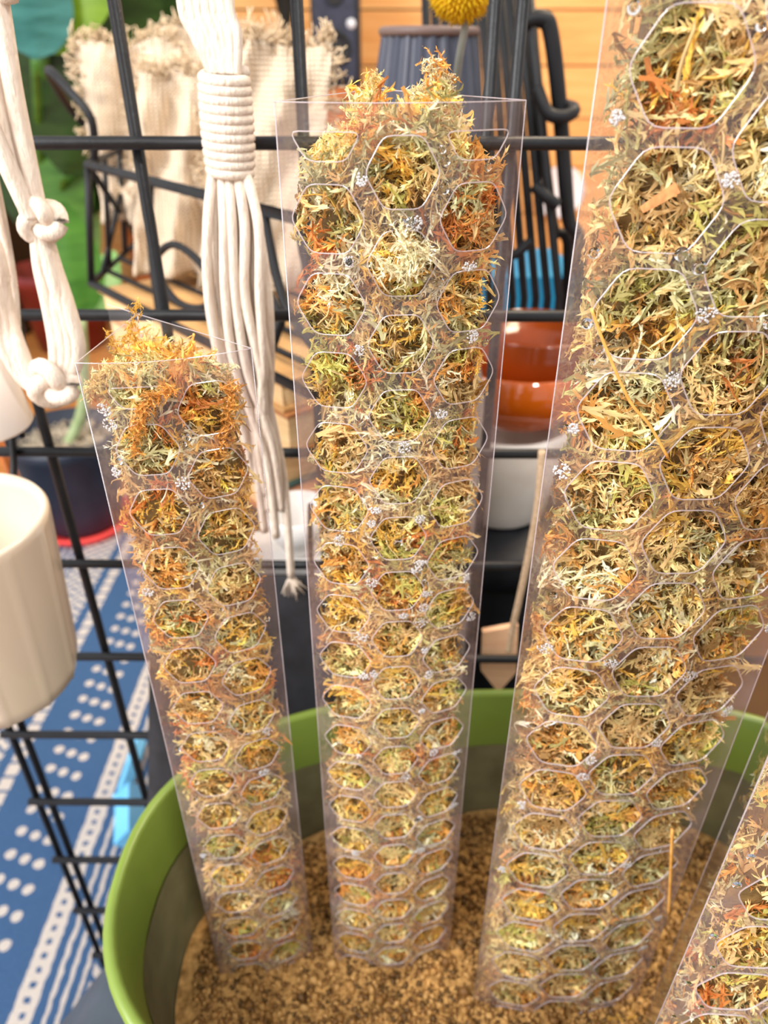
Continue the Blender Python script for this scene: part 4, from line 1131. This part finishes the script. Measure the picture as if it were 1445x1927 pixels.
# teal box behind the rack
tb = at(1000, 522, 0.86); mb = MB()
mb.box((tb.x, 0.93, (tb.z + 0.0) / 2 + 0.004), (0.115, 0.14, tb.z - 0.008), 0.05)
tbo = mb.build('teal_box', mat_noise('teal_card', (0, 128, 176), (6, 150, 198), 10, 0.5), None, False); tag(tbo, 'bright teal box standing behind the wire rack', 'box')
# dark ribbed lamp shade with brown rim, on a floor stand
LY = 0.585; lp = at(812, 62, LY - 0.03); lz = lp.z
fl = thing('floor_lamp', (lp.x, LY, 0.0), 'slim floor lamp with dark ribbed shade behind the middle pole', 'lamp')
mb = MB(); v = []; f = []; seg = 96
for i, (r_, z) in enumerate(((0.031, 0.0), (0.036, -0.03), (0.041, -0.06), (0.044, -0.09), (0.042, -0.09), (0.029, 0.0))):
    for k in range(seg):
        a = 2 * math.pi * k / seg; q = r_ + (0.0008 if k % 4 < 2 else -0.0007) * (1 if i < 4 else 0); v.append((lp.x + q * math.cos(a), LY + q * math.sin(a), lz + z))
for i in range(5):
    for k in range(seg): f.append((i * seg + k, (i + 1) * seg + k, (i + 1) * seg + (k + 1) % seg, i * seg + (k + 1) % seg))
mb.add(v, f); mb.build('lamp_shade', mat_noise('slate_ribbed', (50, 54, 68), (70, 74, 90), 20, 0.4), fl, False)
ring = [(lp.x + 0.031 * math.cos(a), LY + 0.031 * math.sin(a), lz + 0.001) for a in np.linspace(0, 2 * math.pi, 48, endpoint=False)]
mb = MB(); mb.tube(ring, 0.0030, 8, closed=True); mb.build('shade_rim', mat_noise('brown_rim', (92, 74, 70), (112, 92, 86), 20, 0.5), fl)
mb = MB(); mb.lathe((lp.x, LY, lz - 0.004), [(0.001, 0.0), (0.030, 0.0)], 32); mb.build('shade_cap', mat_noise('dark_cap', (40, 40, 48), (52, 52, 62), 20, 0.5), fl)
mb = MB(); mb.tube([(lp.x, LY, 0.02), (lp.x, LY, lz - 0.01)], 0.005, 12); mb.build('pole', M['black_wire2'], fl)
mb = MB(); mb.lathe((lp.x, LY, 0.0085), [(0.002, 0), (0.023, 0), (0.023, 0.010), (0.008, 0.018), (0.002, 0.018)], 32); mb.build('base', M['black_wire2'], fl)
for k in range(3):
    a = k * 2.094; mb = MB(); mb.tube([(lp.x, LY, lz - 0.03), (lp.x + 0.034 * math.cos(a), LY + 0.034 * math.sin(a), lz - 0.03)], 0.0015, 6); mb.build('shade_arm', M['black_wire2'], fl)
# yellow globe flower on its stem
yc = at(868, -28, 0.40)
yf = thing('globe_flower', at(858, 140, 0.41), 'bright yellow dried globe flower at the top edge', 'flower')
mb = MB(); r = np.random.default_rng(12); myl = mat_noise('yellow_florets', (236, 176, 8), (250, 206, 24), 200, 0.7)
R = 0.0150
for k in range(520):
    z = 1 - 2 * (k + 0.5) / 520; a = k * 2.39996; q = math.sqrt(1 - z * z); d = Vector((q * math.cos(a), q * math.sin(a), z))
    p = yc + d * R * 0.86; t1_ = d.orthogonal().normalized() * 0.00115; t2_ = d.cross(t1_)
    tipp = yc + d * (R + r.uniform(0, 0.0016)) + Vector(r.normal(0, 0.0005, 3))
    mb.add([p + t1_, p + t2_, p - t1_, p - t2_, tipp], [(0, 1, 4), (1, 2, 4), (2, 3, 4), (3, 0, 4)])
o = mb.build('floret_head', myl, yf)
mb = MB(); mb.lathe(yc, [(0.0005, -R * 0.86)] + [(R * 0.86 * math.cos(t), R * 0.86 * math.sin(t)) for t in np.linspace(-1.5, 1.5, 14)], 24); mb.build('flower_core', myl, yf)
mb = MB(); mb.tube(smooth_path([yc, at(876, 40, 0.40), at(864, 110, 0.405), at(850, 240, 0.42), at(840, 500, 0.44)], 6), 0.0018, 8); mb.build('stem', mat_noise('grey_stem', (120, 124, 118), (150, 150, 140), 60, 0.7), yf)
# vase for the flower behind the middle pole
vb = at(840, 480, 0.44); mb = MB()
mb.lathe((vb.x, 0.44, 0.0085), [(0.002, 0), (0.030, 0), (0.034, 0.01), (0.030, vb.z - 0.10), (0.016, vb.z - 0.04), (0.018, vb.z), (0.015, vb.z), (0.013, vb.z - 0.04), (0.002, vb.z - 0.05)], 32)
o = mb.build('floor_vase', mat_noise('grey_stone', (120, 112, 108), (146, 138, 132), 20, 0.6)); tag(o, 'slim grey vase holding the globe flower behind the middle pole', 'vase')

# ------------------------------------------------------------------ back of the room: cabinet, black box, plants
cab = thing('cabinet', (-0.34, 2.45, 0.0), 'long low brown wooden cabinet against the plank wall', 'cabinet')
zc2 = at(600, 165, 2.3).z
mcab = mat_noise('brown_cabinet', (150, 84, 40), (178, 104, 54), 5, 0.45, 0.1, 40, stretch=(1, 10, 10))
mb = MB(); mb.box((-0.34, 2.45, zc2 / 2), (0.86, 0.30, zc2 - 0.04)); mb.build('body', mcab, cab, False)
mb = MB(); mb.box((-0.34, 2.44, zc2 - 0.012), (0.90, 0.34, 0.024)); mb.build('top_board', mcab, cab, False)
for i in (-1, 0, 1):
    mb = MB(); mb.box((-0.34 + i * 0.28, 2.295, zc2 / 2), (0.27, 0.018, zc2 - 0.09)); dr = mb.build('door', mcab, cab, False)
    mb = MB(); mb.tube([(-0.34 + i * 0.28 + 0.11, 2.28, zc2 / 2 - 0.05), (-0.34 + i * 0.28 + 0.11, 2.28, zc2 / 2 + 0.05)], 0.006, 8); mb.build('handle', M['black_wire2'], dr)
sp = at(635, 160, 2.36); 
spk = thing('loudspeaker', (sp.x, 2.42, zc2), 'black box loudspeaker on the cabinet at the top', 'loudspeaker')
mb = MB(); mb.box((sp.x, 2.42, zc2 + 0.161), (0.13, 0.14, 0.32)); mb.build('speaker_case', mblk, spk, False)
mb = MB(); mb.box((sp.x - 0.002, 2.345, zc2 + 0.16), (0.11, 0.012, 0.28)); mb.build('grille', mat_noise('navy_grille', (34, 38, 56), (48, 52, 74), 60, 0.6), spk, False)
for z, r_ in ((0.09, 0.040), (0.21, 0.024)):
    mb = MB(); mb.lathe((0, 0, 0), [(0.001, 0.004), (r_ * 0.4, 0.004), (r_ * 0.8, 0.0), (r_, 0.008), (r_ * 1.05, 0.0)], 32)
    mb.v = [(sp.x + p[0], 2.338 - p[2], zc2 + z + p[1]) for p in mb.v]; mb.build('driver', M['black_wire2'], spk)
mb = MB(); mb.lathe((0, 0, 0), [(0.001, 0.003), (0.012, 0.002), (0.012, 0.0)], 16); mb.v = [(sp.x + 0.042 + p[0], 2.338 - p[2], zc2 + 0.145 + p[1]) for p in mb.v]; mb.build('highlight_spot', mat_noise('painted_highlight', (210, 214, 224), (230, 232, 240), 10, 0.4), spk)  # small white disc painted as a light highlight on the speaker front
# dark feathery grass bunch beside the loudspeaker
dk = at(530, 150, 2.2)
dg = thing('dark_grass_bunch', (dk.x, 2.38, zc2), 'black feathery dried grass bunch beside the loudspeaker', 'dried grass')
mb = MB(); mb.lathe((dk.x, 2.38, zc2 + 0.0005), [(0.002, 0), (0.035, 0), (0.045, 0.06), (0.03, 0.11), (0.027, 0.11), (0.002, 0.10)], 28); mb.build('jar', mblk, dg)
mb = MB(); r = np.random.default_rng(77)
for k in range(260):
    a = r.uniform(0, 6.28); q = r.uniform(0.1, 0.45); h = r.uniform(0.14, 0.34); o_ = Vector((dk.x, 2.38, zc2 + 0.09))
    e = o_ + Vector((math.cos(a) * q * 0.11, math.sin(a) * q * 0.05, h)); mid = o_.lerp(e, 0.5) + Vector((0, 0, 0.04))
    mb.tube(smooth_path([o_, mid, e, e + Vector((math.cos(a) * 0.02, 0, -0.03))], 3), [0.004] * 7 + [0.006, 0.004, 0.001], 5)
o = mb.build('grass_blades', mat_noise('black_grass', (22, 20, 18), (40, 36, 32), 30, 0.8), dg); o['kind'] = 'stuff'
# round white plate on the wall
wpz = at(1058, 366, 2.68); mb = MB(); mb.lathe((0, 0, 0), [(0.001, 0.010), (0.055, 0.008), (0.080, 0.020), (0.084, 0.020), (0.060, 0.0), (0.001, 0.0)], 40)
mb.v = [(wpz.x + p[0], 2.738 - p[2], wpz.z + p[1]) for p in mb.v]
o = mb.build('wall_plate', mat_noise('white_plate', (226, 226, 236), (240, 240, 248), 10, 0.4)); tag(o, 'round white plate hung low on the plank wall', 'plate')
# dark tall cabinet added to stand for the dark shadows behind the plants
mb = MB(); dc = thing('shadow_cabinet', (-1.5, 2.5, 0), 'dark brown cabinet added for the deep shadows behind the plants at the left', 'cabinet')
mdk = mat_noise('shadow_brown_wood', (38, 28, 22), (54, 40, 30), 6, 0.5, 0.1, 40, stretch=(10, 10, 1))
mb.box((-1.52, 2.5, 0.55), (0.72, 0.36, 1.09)); mb.build('body', mdk, dc, False)
for i in (-1, 1):
    mb = MB(); mb.box((-1.52 + i * 0.175, 2.31, 0.55), (0.335, 0.02, 1.0)); d_ = mb.build('door', mdk, dc, False)
    mb = MB(); mb.tube([(-1.52 + i * 0.03, 2.29, 0.5), (-1.52 + i * 0.03, 2.29, 0.6)], 0.006, 8); mb.build('handle', M['black_wire2'], d_)

def leaf(base, tip, width, parent, mat, droop=0.1, roll=0.0, nseg=14):
    """broad leaf blade with midrib fold, given from stalk end to tip"""
    mb = MB(); base, tip = Vector(base), Vector(tip); ax = tip - base; L = ax.length; ax.normalize()
    sd = ax.cross(Vector((0, 1, 0.25))).normalized(); sd = (Matrix.Rotation(roll, 3, ax) @ sd); up = sd.cross(ax)
    v = []; f = []; nc = 9
    for i in range(nseg + 1):
        t = i / nseg; w = width * (math.sin(math.pi * t ** 0.8) ** 0.75) * 0.5 + 0.002
        c = base + ax * L * t + Vector((0, 0, -1)) * droop * L * t * t
        for j in range(nc):
            s_ = -1 + 2 * j / (nc - 1); v.append(c + sd * w * s_ + up * (0.16 * w * abs(s_) + 0.002 * math.sin(t * 9 + abs(s_) * 3) * abs(s_)))
    n0 = len(v); v += [p - up * 0.0016 for p in v]
    for i in range(nseg):
        for j in range(nc - 1):
            a = i * nc + j; f.append((a, a + 1, a + nc + 1, a + nc)); f.append((a + n0, a + nc + n0, a + nc + 1 + n0, a + 1 + n0))
    mb.add(v, f); return mb.build('leaf', mat, parent)
gl = {}
for k, c1, c2 in (('dark', (30, 52, 16), (46, 72, 26)), ('blue', (34, 88, 84), (66, 128, 126)), ('lime', (92, 128, 16), (116, 150, 30)), ('mid', (56, 100, 34), (80, 128, 48)), ('pale', (108, 156, 86), (134, 180, 110))):
    gl[k] = mat_noise('leaf_' + k, c1, c2, 12, 0.35, 0.1, 60, stretch=(1, 1, 5)); 
pp = atz(112, 676, 0.0); 
p1 = thing('potted_plant', (pp.x, pp.y + 0.13, 0.0), 'broad-leaved green plant in a maroon pot at upper left', 'potted plant')
pc = Vector((pp.x, pp.y + 0.13, 0))
mb = MB(); mb.lathe(pc, [(0.002, 0), (0.100, 0), (0.128, 0.20), (0.138, 0.205), (0.140, 0.24), (0.130, 0.24), (0.122, 0.20), (0.002, 0.20)], 40); mb.build('pot', mat_noise('maroon_glaze', (112, 34, 34), (136, 46, 44), 20, 0.35), p1)
top = pc + Vector((0, 0, 0.2))
def stalk(p, q): 
    mb = MB(); mb.tube(smooth_path([p, p.lerp(q, 0.5) + Vector((0, 0, 0.03)), q], 6), 0.009, 8); mb.build('stalk', gl['mid'], p1)
for (bx, by, tx, ty, D, w, k, roll, drp) in (
    (120, 330, 262, -120, 1.85, 0.30, 'dark', 0.25, 0.02), (84, 100, 250, -170, 1.80, 0.11, 'lime', -0.3, 0.0), (66, 112, 40, -160, 1.72, 0.16, 'blue', 0.5, 0.02),
    (240, 260, 330, -150, 2.0, 0.24, 'dark', -0.3, 0.0), (100, 255, 125, 480, 1.9, 0.16, 'mid', 0.3, 0.0), (135, 300, 165, 560, 2.0, 0.10, 'pale', -0.2, 0.0), (150, 440, 110, 600, 1.95, 0.06, 'pale', 0.1, 0.0), (150, 160, 118, 420, 1.98, 0.30, 'dark', 0.4, 0.0), (60, 100, 30, 420, 2.05, 0.24, 'dark', 0.2, 0.0)):
    bp_, tp_ = at(bx, by, D), at(tx, ty, D); leaf(bp_, tp_, w, p1, gl[k], drp, roll); stalk(top + Vector((rng.normal(0, 0.03), rng.normal(0, 0.03), 0)), bp_)
# young plant in the navy pot with the red saucer
sc = atz(162, 985, 0.008)
p2 = thing('potted_plant', (sc.x, sc.y, 0.008), 'pale stemmed plant in a navy pot on a red saucer', 'potted plant')
mb = MB(); mb.lathe((sc.x, sc.y, 0.020), [(0.002, 0), (0.070, 0), (0.075, 0.01), (0.094, 0.165), (0.101, 0.170), (0.102, 0.190), (0.095, 0.190), (0.091, 0.165), (0.002, 0.160)], 48); mb.build('pot', mat_noise('navy_plastic', (30, 36, 50), (42, 50, 66), 20, 0.45), p2)
mb = MB(); mb.lathe((sc.x, sc.y, 0.0085), [(0.002, 0), (0.082, 0), (0.093, 0.020), (0.090, 0.020), (0.080, 0.010), (0.002, 0.010)], 48); mb.build('saucer', mat_noise('coral_red', (232, 62, 60), (244, 84, 80), 10, 0.4), p2)
mb = MB(); r = np.random.default_rng(55); 
v = []; f = []
for k in range(420):
    a = r.uniform(0, 6.28); q = math.sqrt(r.random()) * 0.084; c = Vector((sc.x + q * math.cos(a), sc.y + q * math.sin(a), 0.185 + r.uniform(0, 0.006))); s_ = r.uniform(0.004, 0.008)
    mb.add([c + Vector(p) * s_ * r.uniform(0.6, 1.2) for p in octv], [tuple(q_) for q_ in octf])
o = mb.build('gravel', mat_noise('grey_gravel', (120, 108, 92), (190, 176, 156), 60, 0.8), p2); o['kind'] = 'stuff'
st_top = at(150, 600, sc.y - 0.02)
mb = MB(); mb.tube(smooth_path([(sc.x, sc.y, 0.175), at(157, 760, sc.y), st_top], 6), 0.010, 10); mb.build('stem', mat_noise('pale_stem', (150, 170, 118), (180, 196, 150), 30, 0.5), p2)
leaf(st_top, at(120, 380, sc.y), 0.09, p2, gl['mid'], 0.0, 0.4); leaf(st_top, at(215, 470, sc.y + 0.1), 0.07, p2, gl['pale'], 0.02, -0.3)
